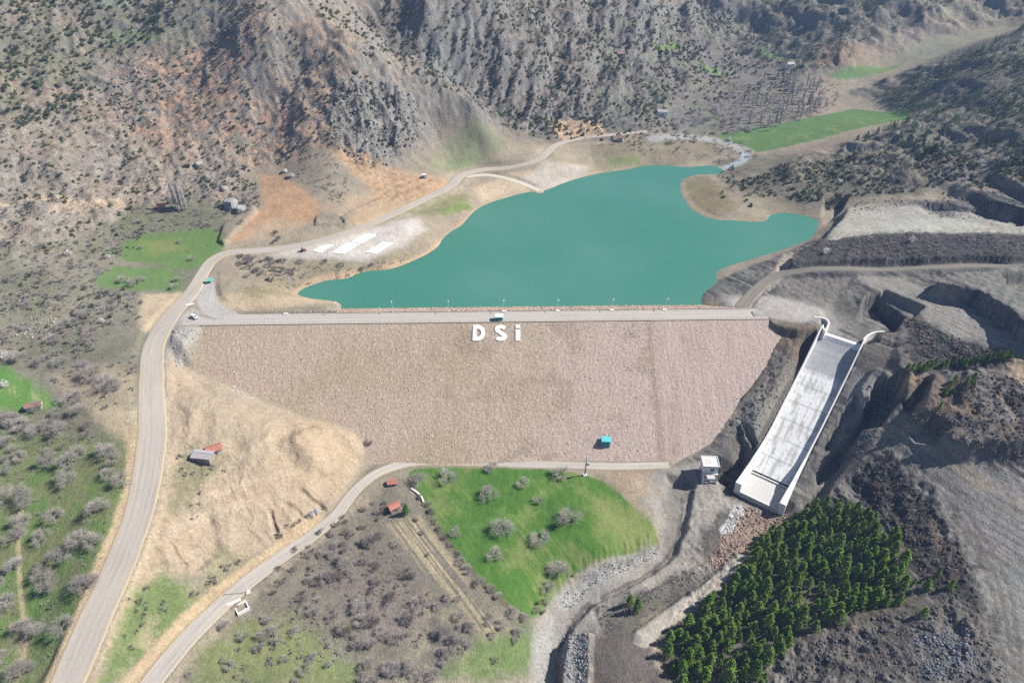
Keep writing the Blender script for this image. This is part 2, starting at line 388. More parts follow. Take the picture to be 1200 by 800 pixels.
# haul road smoothed by traffic
#hr_i, hr_sd = poly_sd(W_([(1030,512),(1080,514),(1140,545),(1200,575),(1240,610),(1240,810),(1180,810),(1166,720),(1140,650),(1095,582),(1045,530)]), 8)
# ------------------------------------------------------------------ the dam sits in its valley
GL = [at_dam(*q) for q in GROIN_L]; GR = [at_dam(*q) for q in GROIN_R]
GPOLY = np.array(GL + GR[::-1])
d_idx, d_sd = poly_sd(GPOLY, 30)
dz_ = damz(XF[d_idx], YF[d_idx])
ZF[d_idx] = np.where(d_sd < 0, np.minimum(ZF[d_idx], dz_ - np.clip(-d_sd * .5, .15, 3)), ZF[d_idx])
out = (d_sd >= 0) & (d_sd < 16) & (YF[d_idx] > 279) & (XF[d_idx] < -80)
ZF[d_idx] = np.where(out, np.maximum(ZF[d_idx], dz_ + np.clip(d_sd * .12, 0, 1.2)), ZF[d_idx])
out = (d_sd >= 0) & (d_sd < 16) & (YF[d_idx] > 279) & (XF[d_idx] > 80)
ZF[d_idx] = np.where(out, np.maximum(ZF[d_idx], dz_ + np.clip(d_sd * .10, 0, 1.0) - np.clip(d_sd - 6, 0, 99) * 1.0), ZF[d_idx])
yl = YF - .02 * XF
cr = (XF > -205) & (XF < 152) & (yl > DS - 3) & (yl < US + 1)
ZF[cr] = np.minimum(ZF[cr], CREST - 1.0)
cu = smooth(-116, -98, XF) * smooth(132, 112, XF) * (yl > US) * smooth(US + 70, US + 40, yl)
ZF += np.minimum(damz(XF, YF) - 2 - ZF, 0) * cu

level([(893,367),(905,359),(960,362),(964,372),(958,383),(935,386),(906,379)], 43.12, 2.5)
level([(196,396),(206,376),(222,366),(238,366),(238,381),(226,392),(214,402)], 42.9, 9)
crease([(330,588),(345,596),(352,604)], -.8, .6, 1.0)
crease([(352,575),(362,583),(376,594),(388,603)], -1.6, .8, 1.2)
crease([(317,600),(319,612),(324,622)], -1.2, .5, 1.0)
crease([(200,638),(208,652),(216,662)], -1.0, .5, 1.0)
# ------------------------------------------------------------------ roads (plan lines; terrain is cut and filled to them)
def roadline(px, zs=None, step=4):
    P = W_(px)
    if zs is not None: P[:, 2] = zs
    S = spline(P, step)
    k = np.ones(9) / 9; zp = np.pad(S[:, 2], 4, mode='edge'); S[:, 2] = np.convolve(zp, k, 'valid')
    return S
ROADS = {}
def add_road(key, px, width, fall=4.0, zs=None, drop=.22):
    S = roadline(px, zs); n = len(S); wd_ = np.interp(np.linspace(0, 1, n), np.linspace(0, 1, len(width)), width)
    idx, d, s = line_d(S, max(width) + fall + 3)
    zr = np.interp(s, np.arange(n), S[:, 2]); h = np.interp(s, np.arange(n), wd_) / 2
    ZF[idx] += (zr - drop - ZF[idx]) * smooth(h + fall, h + .6, d)
    ROADS[key] = (S, wd_)
MAIN = [(62,840),(82,795),(112,722),(140,660),(162,600),(174,545),(178,500),(177,450),(180,408),(196,374),(222,345),(237,322),(249,304),(268,296),(300,294),(340,290),(378,281),(420,268),(462,250),(500,232),(528,218),(541,205),(565,200),(600,196),(632,186),(652,170),(682,162),(720,158),(758,154)]
add_road('main', MAIN, [15,14.5,14.5,15,14,13,12,9,9,9,9,9,9,9,9,8,8,7,7,7], 5)
LOWER = [(140,850),(178,800),(222,745),(280,690),(330,652),(365,628),(395,602),(415,575),(445,553),(490,541),(560,541),(640,544),(720,546),(784,545)]
add_road('lower', LOWER, [10,9.5,9,8.5,7.5,6.5,6,6,6.5,6.5,6,5.5,5.5,5], 3.5)
S_l = [(268,369),(252,364),(244,355),(241,345),(240,331),(241,320)]
add_road('link', S_l, [15,14,11,10,9], 5, zs=[CREST - .05, CREST, CREST + .2, 43.6, 44.0, 44.3], drop=0)
add_road('bank', [(868,362),(880,345),(905,326),(940,318),(985,314),(1040,317),(1100,313),(1160,313),(1240,316)], [9,7,7,6,6,6,7], 3)
add_road('spur', [(545,206),(572,206),(600,210),(622,219),(632,226)], [7,6,6], 3)
Z = ZF.reshape(NR, NA)
# ------------------------------------------------------------------ soil, grass and rock colours of the sheet (albedo)
GAIN = 1.42
def lin(c):
    c = np.asarray(c, float) / 255; return np.where(c <= .04045, c / 12.92, ((c + .055) / 1.055) ** 2.4)
def alb(*c): return np.clip(lin(c) / GAIN, .012, .85)
def mix(a, b, t): return a + (b - a) * t[:, None]
n40 = fbm(NX, NY, 45, 4, 101); n12 = fbm(NX, NY, 12, 4, 102); n3 = fbm(NX, NY, 3.2, 2, 103); n100 = fbm(NX, NY, 130, 3, 104)
n1 = perlin(NX / 1.5, NY / 1.5, 105)
C = np.tile(alb(158, 148, 130), (XF.size, 1))
KIND = np.zeros(XF.size, np.int8)          # 0 ground, 1 hills, 2 grass field, 3 stream bed
def pmask(poly, edge, rag, pad=6):
    idx, sd = poly_sd(W_(poly), edge + rag * 2 + pad)
    sd = sd + rag * (1.1 * n12[idx] + .7 * n3[idx])
    return idx, smooth(edge, -edge, sd)
def paint(poly, col, edge=2.0, rag=3.0, amt=1.0, tex=None, kind=None):
    idx, m = pmask(poly, edge, rag)
    m = m * amt
    if tex is not None: m = m * np.clip(tex[idx], 0, 1)
    C[idx] = mix(C[idx], np.broadcast_to(col, (len(idx), 3)), m)
    if kind is not None: KIND[idx[m > .5]] = kind
def stroke(line, width, col, edge=1.0, rag=.8, amt=1.0):
    S = spline(W_(line)); idx, d, s = line_d(S, width + edge + 4)
    m = smooth(width / 2 + edge, width / 2 - edge * .3, d + rag * (n12[idx] + n3[idx])) * amt
    C[idx] = mix(C[idx], np.broadcast_to(col, (len(idx), 3)), m)
T = lambda n, a, b: smooth(a, b, n)
# --- wild slopes
soilL = mix(np.tile(alb(168, 153, 136), (XF.size, 1)), alb(150, 142, 130), T(n40, -.2, .3))
C = mix(C, soilL, smooth(.1, .6, wild)); KIND[wild > .5] = 1
paint([(120,60),(260,40),(330,90),(390,110),(400,170),(300,200),(240,170),(190,190),(120,150)], alb(182,148,122), 25, 14, .85, T(n12, -.25, .2))
paint([(-40,120),(100,120),(200,180),(260,235),(-40,300)], alb(160,152,140), 20, 10, .6, T(n12, -.3, .2))
paint([(300,25),(370,10),(410,60),(340,70)], alb(178,150,126), 12, 10, .6, T(n12, -.2, .2))
paint([(430,0),(760,0),(790,100),(700,150),(600,160),(500,110)], alb(124,118,110), 25, 10, .85)
paint([(430,0),(760,0),(790,100),(700,150),(600,160),(500,110)], alb(96,98,86), 25, 10, .65, T(n40, -.05, .25))
paint([(-40,-40),(300,-40),(220,60),(120,80),(60,130),(-40,150)], alb(118,120,92), 15, 12, .55, T(n40, -.3, .1))
paint([(700,40),(900,-40),(960,60),(930,160),(840,165),(780,150),(700,165)], alb(128,123,118), 20, 10, .95)
paint([(700,40),(900,-40),(960,60),(930,160),(840,165),(780,150),(700,165)], alb(122,128,100), 20, 8, .5, T(n40, -.1, .25))
paint([(850,-40),(895,60),(930,92),(990,80),(1010,50),(1090,20),(1150,-40)], alb(126,122,108), 15, 8, .9)
paint([(880,215),(950,213),(1080,222),(1240,195),(1240,20),(1100,66),(1000,108),(1075,130),(1040,155),(930,188)], alb(120,117,106), 12, 6, 1)
paint([(880,215),(950,213),(1080,222),(1240,195),(1240,20),(1100,66),(1000,108),(1075,130),(1040,155),(930,188)], alb(134,130,118), 12, 6, .8, T(n40, .05, .3))
# bare rock where the slope is steep
gz_r = np.gradient(Z, axis=0) / np.gradient(R2, axis=0); gz_a = np.gradient(Z, axis=1) / (np.gradient(AZ2, axis=1) * R2)
SLOPE = np.hypot(gz_r, gz_a).ravel()
rk = smooth(.75, 1.25, SLOPE + .25 * n12) * wild
C = mix(C, mix(np.tile(alb(152, 150, 146), (XF.size, 1)), alb(124, 120, 116), T(n12, -.1, .3)), rk * .75)
C = mix(C, mix(np.tile(alb(158, 156, 150), (XF.size, 1)), alb(128, 124, 118), T(n12, -.2, .2)), rock * .85)
# --- fields on and between the hills
paint([(115,42),(150,34),(190,37),(182,46),(150,52),(120,52)], alb(132,142,108), 3, 2, .95)
paint([(106,0),(150,0),(155,12),(125,8)], alb(148,155,135), 3, 2, .9)
paint([(500,190),(520,165),(545,145),(575,152),(620,172),(628,184),(560,195),(510,202)], alb(150,150,122), 4, 3, .95)
paint([(505,196),(540,178),(590,186),(560,197)], alb(120,140,92), 5, 4, .4)
FIELD_FAR = [(824,161),(880,152),(930,142),(1000,127),(1068,127),(1066,138),(1000,152),(940,168),(888,179),(876,172)]
paint(FIELD_FAR, alb(102,132,78), 1.5, 1.2, 1, kind=2)
paint([(900,165),(960,150),(1040,135),(1060,140),(960,166)], alb(128,146,88), 5, 6, .5, T(n12,-.1,.3), kind=2)
paint([(824,161),(880,160),(880,164),(830,166)], alb(132,150,90), 2, 1.5, .5)
paint([(1032,72),(1090,45),(1180,28),(1182,36),(1120,58),(1060,78)], alb(158,156,134), 4, 4, .9)
paint([(1100,5),(1180,-10),(1190,25),(1100,27)], alb(152,148,132), 6, 4, .8)
paint([(970,88),(1010,77),(1060,74),(1040,84),(985,95)], alb(112,144,88), 3, 2, .9, kind=2)
paint([(880,55),(905,62),(930,74),(945,80),(930,84),(900,70)], alb(116,146,92), 4, 4, .7)
paint([(820,72),(840,80),(852,90),(835,88),(822,80)], alb(120,150,88), 3, 3, .75)
paint([(760,52),(790,50),(798,57),(770,60)], alb(128,146,80), 3, 2, .8)
paint([(955,60),(1010,56),(1020,75),(985,80),(960,75)], alb(150,128,108), 6, 4, .7)
paint([(918,178),(960,168),(1000,155),(1010,165),(950,180),(925,192)], alb(148,134,118), 4, 4, .7)
# --- shore, peninsula and yard on the left bank
paint([(260,285),(300,245),(400,265),(470,230),(540,198),(640,170),(700,165),(830,175),(840,195),(740,200),(640,226),(590,236),(540,268),(515,292),(450,322),(380,332),(340,350),(230,350),(240,310)], alb(170,158,138), 4, 4, .9)
paint([(268,285),(285,268),(308,240),(303,205),(330,205),(360,225),(378,245),(362,262),(310,272)], alb(196,160,126), 3, 3, 1)
paint([(285,285),(290,270),(320,255),(360,262),(330,275)], alb(196,174,146), 5, 5, .8)
paint([(388,180),(400,172),(440,190),(520,208),(528,220),(470,240),(420,255),(405,235),(440,226)], alb(190,162,130), 4, 3, .95)
fur = np.sin((ZF) * 2 * np.pi / 2.4 + 1.2 * n12); paint([(392,182),(440,192),(520,210),(524,220),(470,238),(425,252),(412,236),(440,226)], alb(150,124,98), 3, 2, .7, T(fur, .35, .9))
paint([(412,262),(440,246),(462,244),(440,262)], alb(196,170,138), 3, 2, .9)
paint([(372,245),(398,225),(430,230),(450,240),(412,255)], alb(180,162,138), 4, 4, .7)
paint([(470,250),(520,232),(545,225),(552,246),(500,252)], alb(138,142,98), 4, 4, .7)
paint([(510,252),(545,234),(552,244),(530,252)], alb(122,150,78), 3, 3, .7)
paint([(315,300),(360,285),(420,272),(490,255),(500,270),(470,290),(430,306),(370,304)], alb(208,202,194), 4, 4, .95)
paint([(290,330),(340,305),(420,310),(490,292),(512,285),(480,310),(400,326),(350,340)], alb(150,142,112), 4, 5, .7, T(n12,-.3,.1))
stroke([(352,344),(380,331),(450,323),(495,306),(518,291),(545,266),(560,252)], 9, alb(206,178,146), 3, 3, .9)
stroke([(560,252),(592,236),(640,226),(690,207),(735,200)], 8, alb(196,176,146), 3, 3, .8)
paint([(555,222),(590,205),(625,200),(660,190),(690,196),(672,212),(635,226),(600,224),(565,238)], alb(208,188,160), 4, 4, .85)
paint([(605,215),(640,190),(690,195),(680,208),(640,224)], alb(202,194,182), 4, 4, .8)
paint([(640,140),(700,140),(715,158),(660,165)], alb(206,180,146), 4, 3, .9)
paint([(690,170),(760,158),(840,160),(850,180),(790,198),(700,200)], alb(146,138,114), 4, 5, .8)
paint([(710,186),(745,182),(750,192),(715,196)], alb(120,142,84), 4, 4, .6)
paint([(250,348),(330,346),(420,352),(410,362),(250,366)], alb(198,180,152), 3, 3, .9)
paint([(290,340),(330,332),(345,345),(300,352)], alb(160,152,112), 4, 4, .6)
# --- left bank above and beside the road
paint([(-60,300),(60,285),(160,240),(270,235),(262,290),(230,330),(180,400),(170,520),(140,640),(70,810),(-60,810)], alb(132,130,110), 6, 5, 1)
paint([(-60,300),(60,285),(160,240),(270,235),(262,290),(230,330),(180,400),(100,440),(-60,430)], alb(110,118,86), 6, 5, .7, T(n12 + n40, -.05, .35))
paint([(-60,300),(120,270),(200,330),(170,420),(60,470),(-60,430)], alb(148,142,126), 8, 8, .8, T(n40,-.3,.1))
paint([(125,295),(160,275),(250,268),(264,285),(250,306),(215,318),(190,310),(150,306)], alb(108,140,76), 3, 4, .9, kind=2)
paint([(165,285),(200,280),(215,292),(180,300)], alb(146,150,92), 5, 6, .7)
paint([(106,330),(135,312),(200,314),(214,325),(212,342),(170,340),(120,336)], alb(110,142,80), 3, 4, .9, kind=2)
paint([(60,238),(140,235),(150,244),(60,250)], alb(190,172,146), 3, 3, .6)
stroke([(-20,240),(30,233),(62,231),(100,238),(140,236)], 4, alb(200,182,156), 1.5, 1, .85)
paint([(194,398),(206,372),(226,362),(240,364),(240,384),(224,410),(205,430)], alb(186,182,174), 3, 3, .85)
stroke([(266,370),(252,364),(244,355),(241,345),(240,331)], 12, alb(194,190,184), 1, 1, .95)
paint([(168,345),(215,342),(222,350),(190,380),(168,390),(160,370)], alb(206,186,156), 3, 3, .9)
paint([(60,440),(130,425),(160,440),(165,475),(130,492),(90,480)], alb(186,172,146), 5, 5, .8)
paint([(110,480),(170,475),(172,510),(150,520),(120,500)], alb(206,190,160), 4, 4, .8)
paint([(-60,425),(10,430),(60,462),(70,478),(30,482),(-60,475)], alb(104,150,68), 3, 3, .9, kind=2)
paint([(0,455),(30,450),(75,478),(62,482)], alb(196,186,146), 3, 3, .5, T(perlin(NX / 2.0 + NY / 3.5, NX / 30, 7), -.1, .2))
paint([(-60,500),(100,510),(150,520),(155,560),(140,640),(90,740),(60,810),(-60,810)], alb(128,138,92), 6, 6, .9)
paint([(-60,540),(60,530),(150,560),(130,650),(80,740),(20,800),(-60,800)], alb(98,132,66), 8, 8, .75, T(n12 + .6 * n40, -.1, .25))
stroke([(26,585),(22,640),(24,690),(30,740),(28,770)], 1.6, alb(196,180,146), .8, .5, .8)
paint([(15,765),(24,735),(36,740),(30,790),(20,800)], alb(190,172,146), 3, 3, .6)
# --- sand slope and the strip between the two roads
SANDP = [(205,425),(240,442),(300,466),(360,490),(410,503),(428,530),(420,550),(398,585),(350,625),(300,650),(250,670),(190,680),(160,690),(172,600),(188,500),(195,440)]
paint(SANDP, alb(190,172,147), 3, 3, 1)
for ln in ([(250,560),(290,530),(330,512),(372,497)],[(215,600),(260,575),(310,560),(360,548),(395,540)],[(205,620),(250,600),(320,585),(350,580)]): stroke(ln, 3.2, alb(206,190,164), 1, 1.2, .6)
paint(SANDP, alb(172,152,128), 3, 3, .5, T(n12 + .6 * n40, -.1, .3))
paint([(230,440),(300,470),(330,490),(300,520),(240,500)], alb(176,162,140), 5, 5, .6)
paint([(300,500),(370,490),(420,520),(400,560),(350,560)], alb(192,172,144), 5, 6, .7)
paint([(205,545),(240,520),(265,530),(250,560),(225,590),(198,600)], alb(138,136,104), 5, 5, .8)
paint([(150,690),(190,665),(225,690),(235,705),(180,760),(140,800),(110,810)], alb(122,144,84), 4, 5, .85)
paint([(165,720),(200,720),(190,760),(150,800),(140,790)], alb(198,180,150), 4, 5, .6, T(n12,-.1,.2))
paint([(255,640),(300,655),(330,630),(345,640),(290,680),(240,720),(225,700)], alb(150,146,112), 4, 4, .7)
stroke([(150,805),(190,760),(235,715),(285,672),(330,640),(372,610)], 4.5, alb(196,174,142), 1.5, 1.5, .95)
stroke([(62,800),(100,710),(130,640),(150,590),(158,540),(155,505)], 6, alb(202,180,148), 2, 2, .95)
stroke([(100,800),(130,722),(158,665),(176,610)], 5, alb(206,188,160), 2, 2, .7)
stroke([(196,470),(192,520),(184,580)], 6, alb(206,190,164), 2, 2, .7)
# --- bottom middle: field, scrub and strips
SCRUB = [(215,800),(300,700),(380,630),(430,590),(465,560),(500,590),(560,670),(620,730),(640,800)]
paint(SCRUB, alb(134,128,114), 4, 4, 1)
paint([(390,640),(470,640),(520,700),(500,760),(420,740),(380,690)], alb(134,124,116), 8, 8, .7)
paint([(235,760),(290,730),(340,720),(420,780),(420,805),(230,805)], alb(132,142,88), 6, 6, .8)
paint([(280,715),(340,690),(440,760),(430,780),(330,725)], alb(126,122,106), 4, 4, .8, T(perlin(NX / 3.0 - NY / 3.0, NX / 40 + NY / 40, 8), -.3, .2))
paint([(455,615),(490,605),(560,690),(600,740),(570,745),(500,670)], alb(192,176,142), 3, 3, .85, T(perlin(NX / 1.8 + NY / 2.4, NX / 50, 9), -.25, .1))
paint([(500,690),(560,720),(600,760),(570,800),(470,800)], alb(172,162,134), 5, 6, .6, T(n12,-.2,.2))
paint([(560,750),(630,735),(640,790),(560,800),(520,790)], alb(116,140,78), 5, 5, .8)
FIELD = [(478,552),(520,547),(600,549),(660,552),(690,557),(720,572),(745,598),(768,620),(772,640),(752,650),(720,652),(690,662),(662,680),(640,712),(625,724),(600,712),(560,675),(520,630),(495,590)]
paint(FIELD, alb(88,128,54), 1.2, 1.2, 1, kind=2)
paint(FIELD, alb(128,138,84), 1.2, 1.2, .75, T(n40 + .5 * n12 + .4 * perlin((NX * .8 + NY * .6) / 1.5, (NY * .8 - NX * .6) / 20, 46), -.02, .4))
paint(FIELD, alb(74,116,44), 1.2, 1.2, .6, T(-n40 + .4 * n12, .1, .4))
paint([(680,575),(745,600),(768,630),(740,648),(700,620)], alb(146,154,96), 8, 7, .9)
paint([(580,650),(640,640),(660,665),(620,720)], alb(142,158,96), 6, 6, .55, T(n12 + .5 * perlin(NX * .5 + NY * .2, NX * .05, 6), -.1, .3))
paint([(500,560),(640,560),(700,600),(560,630),(520,610)], alb(120,152,76), 8, 8, .55, T(n12, -.05, .3))
paint([(520,590),(600,600),(580,670),(540,640)], alb(86,126,58), 7, 7, .5, T(n12, -.2, .2))
stroke([(480,560),(498,595),(522,632),(560,678),(600,716)], 2.2, alb(112,104,84), 1, .8, .8)
# --- right bank works
WORKS = [(800,345),(830,335),(880,312),(930,292),(960,278),(1000,240),(1080,235),(1240,200),(1240,810),(880,810),(780,770),(770,745),(800,640),(790,548),(830,520),(862,478),(892,438),(915,395),(915,378),(860,368)]
paint(WORKS, alb(122,119,115), 3, 3, 1)
paint(WORKS, alb(78,77,76), 3, 3, .85, T(n40 + .6 * n12, -.08, .22))
strat = perlin((NX * .55 + NY * .4 + ZF * .9) / 2.2, (NX * .4 - NY * .55) / 26, 48); paint(WORKS, alb(160,156,150), 3, 3, .5, T(strat + .4 * n12, .12, .45)); paint(WORKS, alb(62,61,61), 3, 3, .5, T(-strat + .4 * n12, .15, .45))
paint([(845,345),(880,350),(960,350),(990,372),(985,392),(962,390),(940,376),(915,374),(850,366)], alb(160,156,149), 3, 4, .9)
paint([(905,330),(960,320),(1020,350),(1010,390),(975,372),(920,348)], alb(134,130,123), 4, 5, .7)
paint([(965,288),(985,258),(996,242),(1080,244),(1180,256),(1215,268),(1215,278),(1080,276),(1000,280)], alb(172,169,158), 4, 4, 1)
paint([(1020,262),(1130,255),(1160,266),(1080,272)], alb(182,182,174), 6, 6, .6)
paint([(925,302),(950,286),(1000,277),(1100,273),(1240,278),(1240,300),(1150,306),(1080,309),(1040,305),(1000,311),(930,312)], alb(78,76,73), 4, 4, .9)
paint([(838,190),(870,182),(960,180),(1060,172),(1080,228),(1000,236),(940,242),(880,232),(845,222)], alb(118,116,100), 5, 5, .9)
paint([(838,190),(870,182),(960,180),(1060,172),(1080,228),(1000,236),(940,242),(880,232),(845,222)], alb(142,134,116), 5, 5, .7, T(n12 + n40, .0, .35))
paint([(925,250),(960,245),(985,246),(975,262),(945,276)], alb(176,164,148), 4, 4, .8)
paint([(835,255),(870,230),(900,232),(940,245),(950,258),(850,262)], alb(150,140,118), 5, 4, .8)
paint([(800,212),(830,205),(850,225),(868,248),(835,252),(812,240)], alb(138,130,102), 4, 4, .9)
stroke([(800,215),(803,230),(818,246),(845,258),(900,261),(945,262)], 4, alb(178,162,136), 2, 1.5, .8)
paint([(840,262),(870,240),(900,248),(885,260)], alb(176,166,146), 3, 3, .6)
paint([(940,250),(990,240),(1000,232),(1060,230),(1070,240),(1000,246),(992,256)], alb(150,140,122), 4, 4, .6)
paint([(1000,318),(1060,325),(1130,360),(1190,398),(1200,412),(1140,408),(1070,375),(1060,360),(1030,342)], alb(160,155,147), 3, 3, .95)
paint([(1060,372),(1110,392),(1180,412),(1190,425),(1140,430),(1090,422),(1068,420),(1062,392)], alb(58,56,54), 3, 4, .95)
paint([(1100,312),(1200,312),(1240,360),(1240,400),(1190,370),(1150,345)], alb(140,138,130), 4, 5, .7)
paint([(1012,385),(1060,385),(1070,425),(1040,440),(1005,445),(1000,425)], alb(122,115,107), 3, 4, .9)
paint([(1058,438),(1082,440),(1068,472),(1046,474)], alb(160,140,118), 2, 2, .9)
paint([(1065,475),(1085,445),(1120,440),(1170,445),(1200,480),(1200,530),(1120,520),(1080,505)], alb(128,112,98), 4, 6, .8, T(n12 + n40, -.35, .1))
paint([(1120,460),(1200,440),(1230,530),(1150,535)], alb(78,72,68), 6, 6, .8, T(n40 + n12, -.1, .3))
paint([(1180,418),(1240,410),(1240,455),(1190,448)], alb(186,166,142), 4, 4, .9)
paint([(1000,438),(1032,446),(1010,480),(985,520),(968,540),(985,500)], alb(166,164,158), 3, 3, .8)
paint([(1030,490),(1060,495),(1080,510),(1040,520),(1000,515),(1010,500)], alb(158,152,140), 4, 5, .8)
paint([(1030,512),(1080,512),(1140,540),(1200,560),(1240,600),(1240,810),(1170,810),(1160,720),(1135,650),(1090,580),(1040,530)], alb(152,149,145), 4, 5, .95)
paint([(1150,700),(1180,640),(1220,690),(1220,760),(1170,780)], alb(154,154,148), 8, 8, .8)
paint([(1070,520),(1140,545),(1200,590),(1200,610),(1120,560)], alb(160,146,122), 4, 4, .6, T(n12,-.2,.2))
for off in (0, 9, 20): stroke([(1045 + off,522),(1095 + off,575),(1140 + off,640),(1165 + off,700),(1180 + off,800)], 1.2, alb(116,108,98), .6, .6, .5)
paint([(1000,560),(1040,530),(1090,590),(1135,660),(1150,720),(1090,700),(1060,640),(1020,600)], alb(72,68,64), 4, 6, .9)
paint([(1060,560),(1090,590),(1130,650),(1120,680),(1090,640)], alb(120,104,88), 4, 6, .6, T(n12,-.1,.2))
paint([(920,800),(940,760),(1010,725),(1130,705),(1160,740),(1180,805)], alb(118,112,104), 5, 6, .9)
paint([(930,805),(960,750),(1040,720),(1100,715),(1040,790)], alb(74,70,67), 6, 6, .8, T(n12,-.2,.2))
paint([(1060,740),(1130,730),(1150,790),(1080,800)], alb(120,126,132), 6, 6, .7, T(n3,-.2,.2))
paint([(930,600),(1010,600),(1060,640),(1080,710),(930,760),(880,800),(770,800),(770,740),(870,650)], alb(104,96,84), 5, 5, .8)
paint([(950,570),(975,530),(1000,540),(990,570),(965,590)], alb(150,142,132), 4, 4, .7)
paint([(895,440),(945,400),(962,385),(955,425),(930,465),(890,530),(870,555),(848,500)], alb(140,134,124), 3, 4, .9)
paint([(870,480),(930,430),(905,480),(880,530),(862,510)], alb(172,168,158), 3, 4, .7)
paint([(845,525),(870,482),(905,445),(940,405),(925,440),(890,490),(862,530)], alb(112,108,102), 3, 4, .8, T(n12,-.3,.1))
paint([(910,376),(960,382),(955,420),(930,430),(915,420),(912,400)], alb(124,112,98), 3, 4, .9)
hrs = perlin((NX * .86 + NY * .5) / 1.6, (NY * .86 - NX * .5) / 40, 44)
paint([(1030,512),(1080,514),(1140,545),(1200,575),(1240,610),(1240,810),(1180,810),(1166,720),(1140,650),(1095,582),(1045,530)], alb(116,110,102), 4, 5, .6, T(hrs, .05, .35))
paint([(1000,318),(1060,325),(1130,360),(1190,398),(1200,412),(1140,408),(1070,375),(1060,360),(1030,342)], alb(128,120,108), 3, 3, .6, T(hrs, 0, .35))
paint([(845,352),(900,345),(962,362),(968,372),(940,378),(905,374),(868,368)], alb(184,178,170), 3, 3, .9)
stroke([(880,352),(905,330),(918,312),(926,298)], 7, alb(178,168,152), 2, 2, .9)
stroke([(846,198),(868,190),(874,180),(862,172),(835,164),(800,160),(765,163)], 9, alb(176,174,168), 2, 2, .95)
stroke([(852,196),(870,188),(872,180)], 6, alb(176,190,196), 1, 1, .9)
# --- outlet, stream bed and its banks
paint([(780,548),(835,545),(850,580),(875,590),(925,600),(870,655),(830,672),(770,700),(700,760),(690,805),(620,805),(625,750),(650,700),(690,668),(745,650),(775,635),(765,600),(735,572)], alb(160,154,146), 3, 3, 1, kind=3)
paint([(735,555),(785,553),(800,585),(775,605),(750,585)], alb(156,152,144), 4, 4, .9, kind=3)
paint([(700,552),(760,552),(770,580),(740,585)], alb(184,162,136), 4, 4, .7)
paint([(785,560),(815,560),(800,640),(775,655)], alb(132,126,119), 3, 4, .7, kind=3)
paint([(650,700),(690,668),(740,650),(770,645),(772,655),(735,668),(695,690),(665,720)], alb(172,172,168), 2, 2, .8, T(n3 + .4, -.2, .4), kind=3)
paint([(625,740),(640,715),(652,730),(645,800),(628,800)], alb(176,174,168), 3, 3, .8, kind=3)
paint([(664,755),(676,742),(690,745),(688,805),(660,805)], alb(176,174,170), 2, 2, .9)
paint([(692,742),(730,730),(765,755),(775,805),(690,805)], alb(112,104,98), 3, 4, .9)
paint([(700,715),(760,690),(800,668),(830,665),(790,705),(740,740),(705,735)], alb(104,100,92), 3, 4, .8)
stroke([(752,748),(790,718),(830,690),(870,655)], 6, alb(184,178,166), 1.5, 1.5, .95)
paint([(840,600),(872,596),(850,640),(828,655),(820,640)], alb(96,90,84), 3, 3, .85)
paint([(868,592),(930,602),(880,645),(840,668),(828,662)], alb(158,138,122), 3, 3, .9)
stroke([(866,596),(858,612),(850,622)], 5, alb(206,206,204), 1, 1, .95)
stroke([(700,716),(690,708),(668,735),(655,770),(655,800)], 2, alb(84,78,72), 1, .8, .6)
stroke([(800,585),(796,620),(780,655),(745,680),(705,700)], 1.4, alb(96,90,82), .8, 1, .7)
# --- tone variation carried by the earth itself
vn = np.random.default_rng(6).normal(0, 1, XF.size)
v = 1 + (.24 * n12 + .18 * n40) * (1 + .5 * wild) + (.22 * n3 + .20 * n1 + .07 * vn) * (.6 + .6 * np.maximum(wild, wk))
v = np.where(KIND == 2, 1 + .5 * (v - 1), v)
C = np.clip(C * v[:, None], .012, .85)
warm = .05 * n100; C[:, 0] *= 1 + warm; C[:, 2] *= 1 - warm
# stones and dry tufts on the open slopes
spk = np.random.default_rng(5).random(XF.size)
big = wild * (spk > .985); C = mix(C, alb(176, 172, 164), big * .6)

def smap(name, roughness=.95, bump=.5, fine=.55, coarse=3.0, amt=.3):
    """earth material: colour layer of the sheet x world-space grain, with bump"""
    m, nt, b = new_mat(name); L = nt.links.new
    a = N(nt, 'ShaderNodeAttribute', attribute_name='Col'); tc = N(nt, 'ShaderNodeTexCoord')
    n1_ = N(nt, 'ShaderNodeTexNoise'); n1_.inputs['Scale'].default_value = fine; n1_.inputs['Detail'].default_value = 4; n1_.inputs['Roughness'].default_value = .7
    n2_ = N(nt, 'ShaderNodeTexVoronoi'); n2_.inputs['Scale'].default_value = fine * 1.3
    L(tc.outputs['Object'], n1_.inputs['Vector']); L(tc.outputs['Object'], n2_.inputs['Vector'])
    mr = N(nt, 'ShaderNodeMapRange'); mr.inputs['From Min'].default_value = .3; mr.inputs['From Max'].default_value = .7
    mr.inputs['To Min'].default_value = 1 - amt; mr.inputs['To Max'].default_value = 1 + amt
    L(n1_.outputs['Fac'], mr.inputs['Value'])
    vm = N(nt, 'ShaderNodeVectorMath', operation='SCALE'); L(a.outputs['Color'], vm.inputs[0]); L(mr.outputs[0], vm.inputs['Scale'])
    L(vm.outputs[0], b.inputs['Base Color']); b.inputs['Roughness'].default_value = roughness
    b.inputs['Specular IOR Level'].default_value = .15
    ad = N(nt, 'ShaderNodeMath', operation='ADD'); L(n1_.outputs['Fac'], ad.inputs[0]); L(n2_.outputs['Distance'], ad.inputs[1])
    bp = N(nt, 'ShaderNodeBump'); bp.inputs['Strength'].default_value = bump; bp.inputs['Distance'].default_value = .8
    L(ad.outputs[0], bp.inputs['Height']); L(bp.outputs[0], b.inputs['Normal'])
    return m
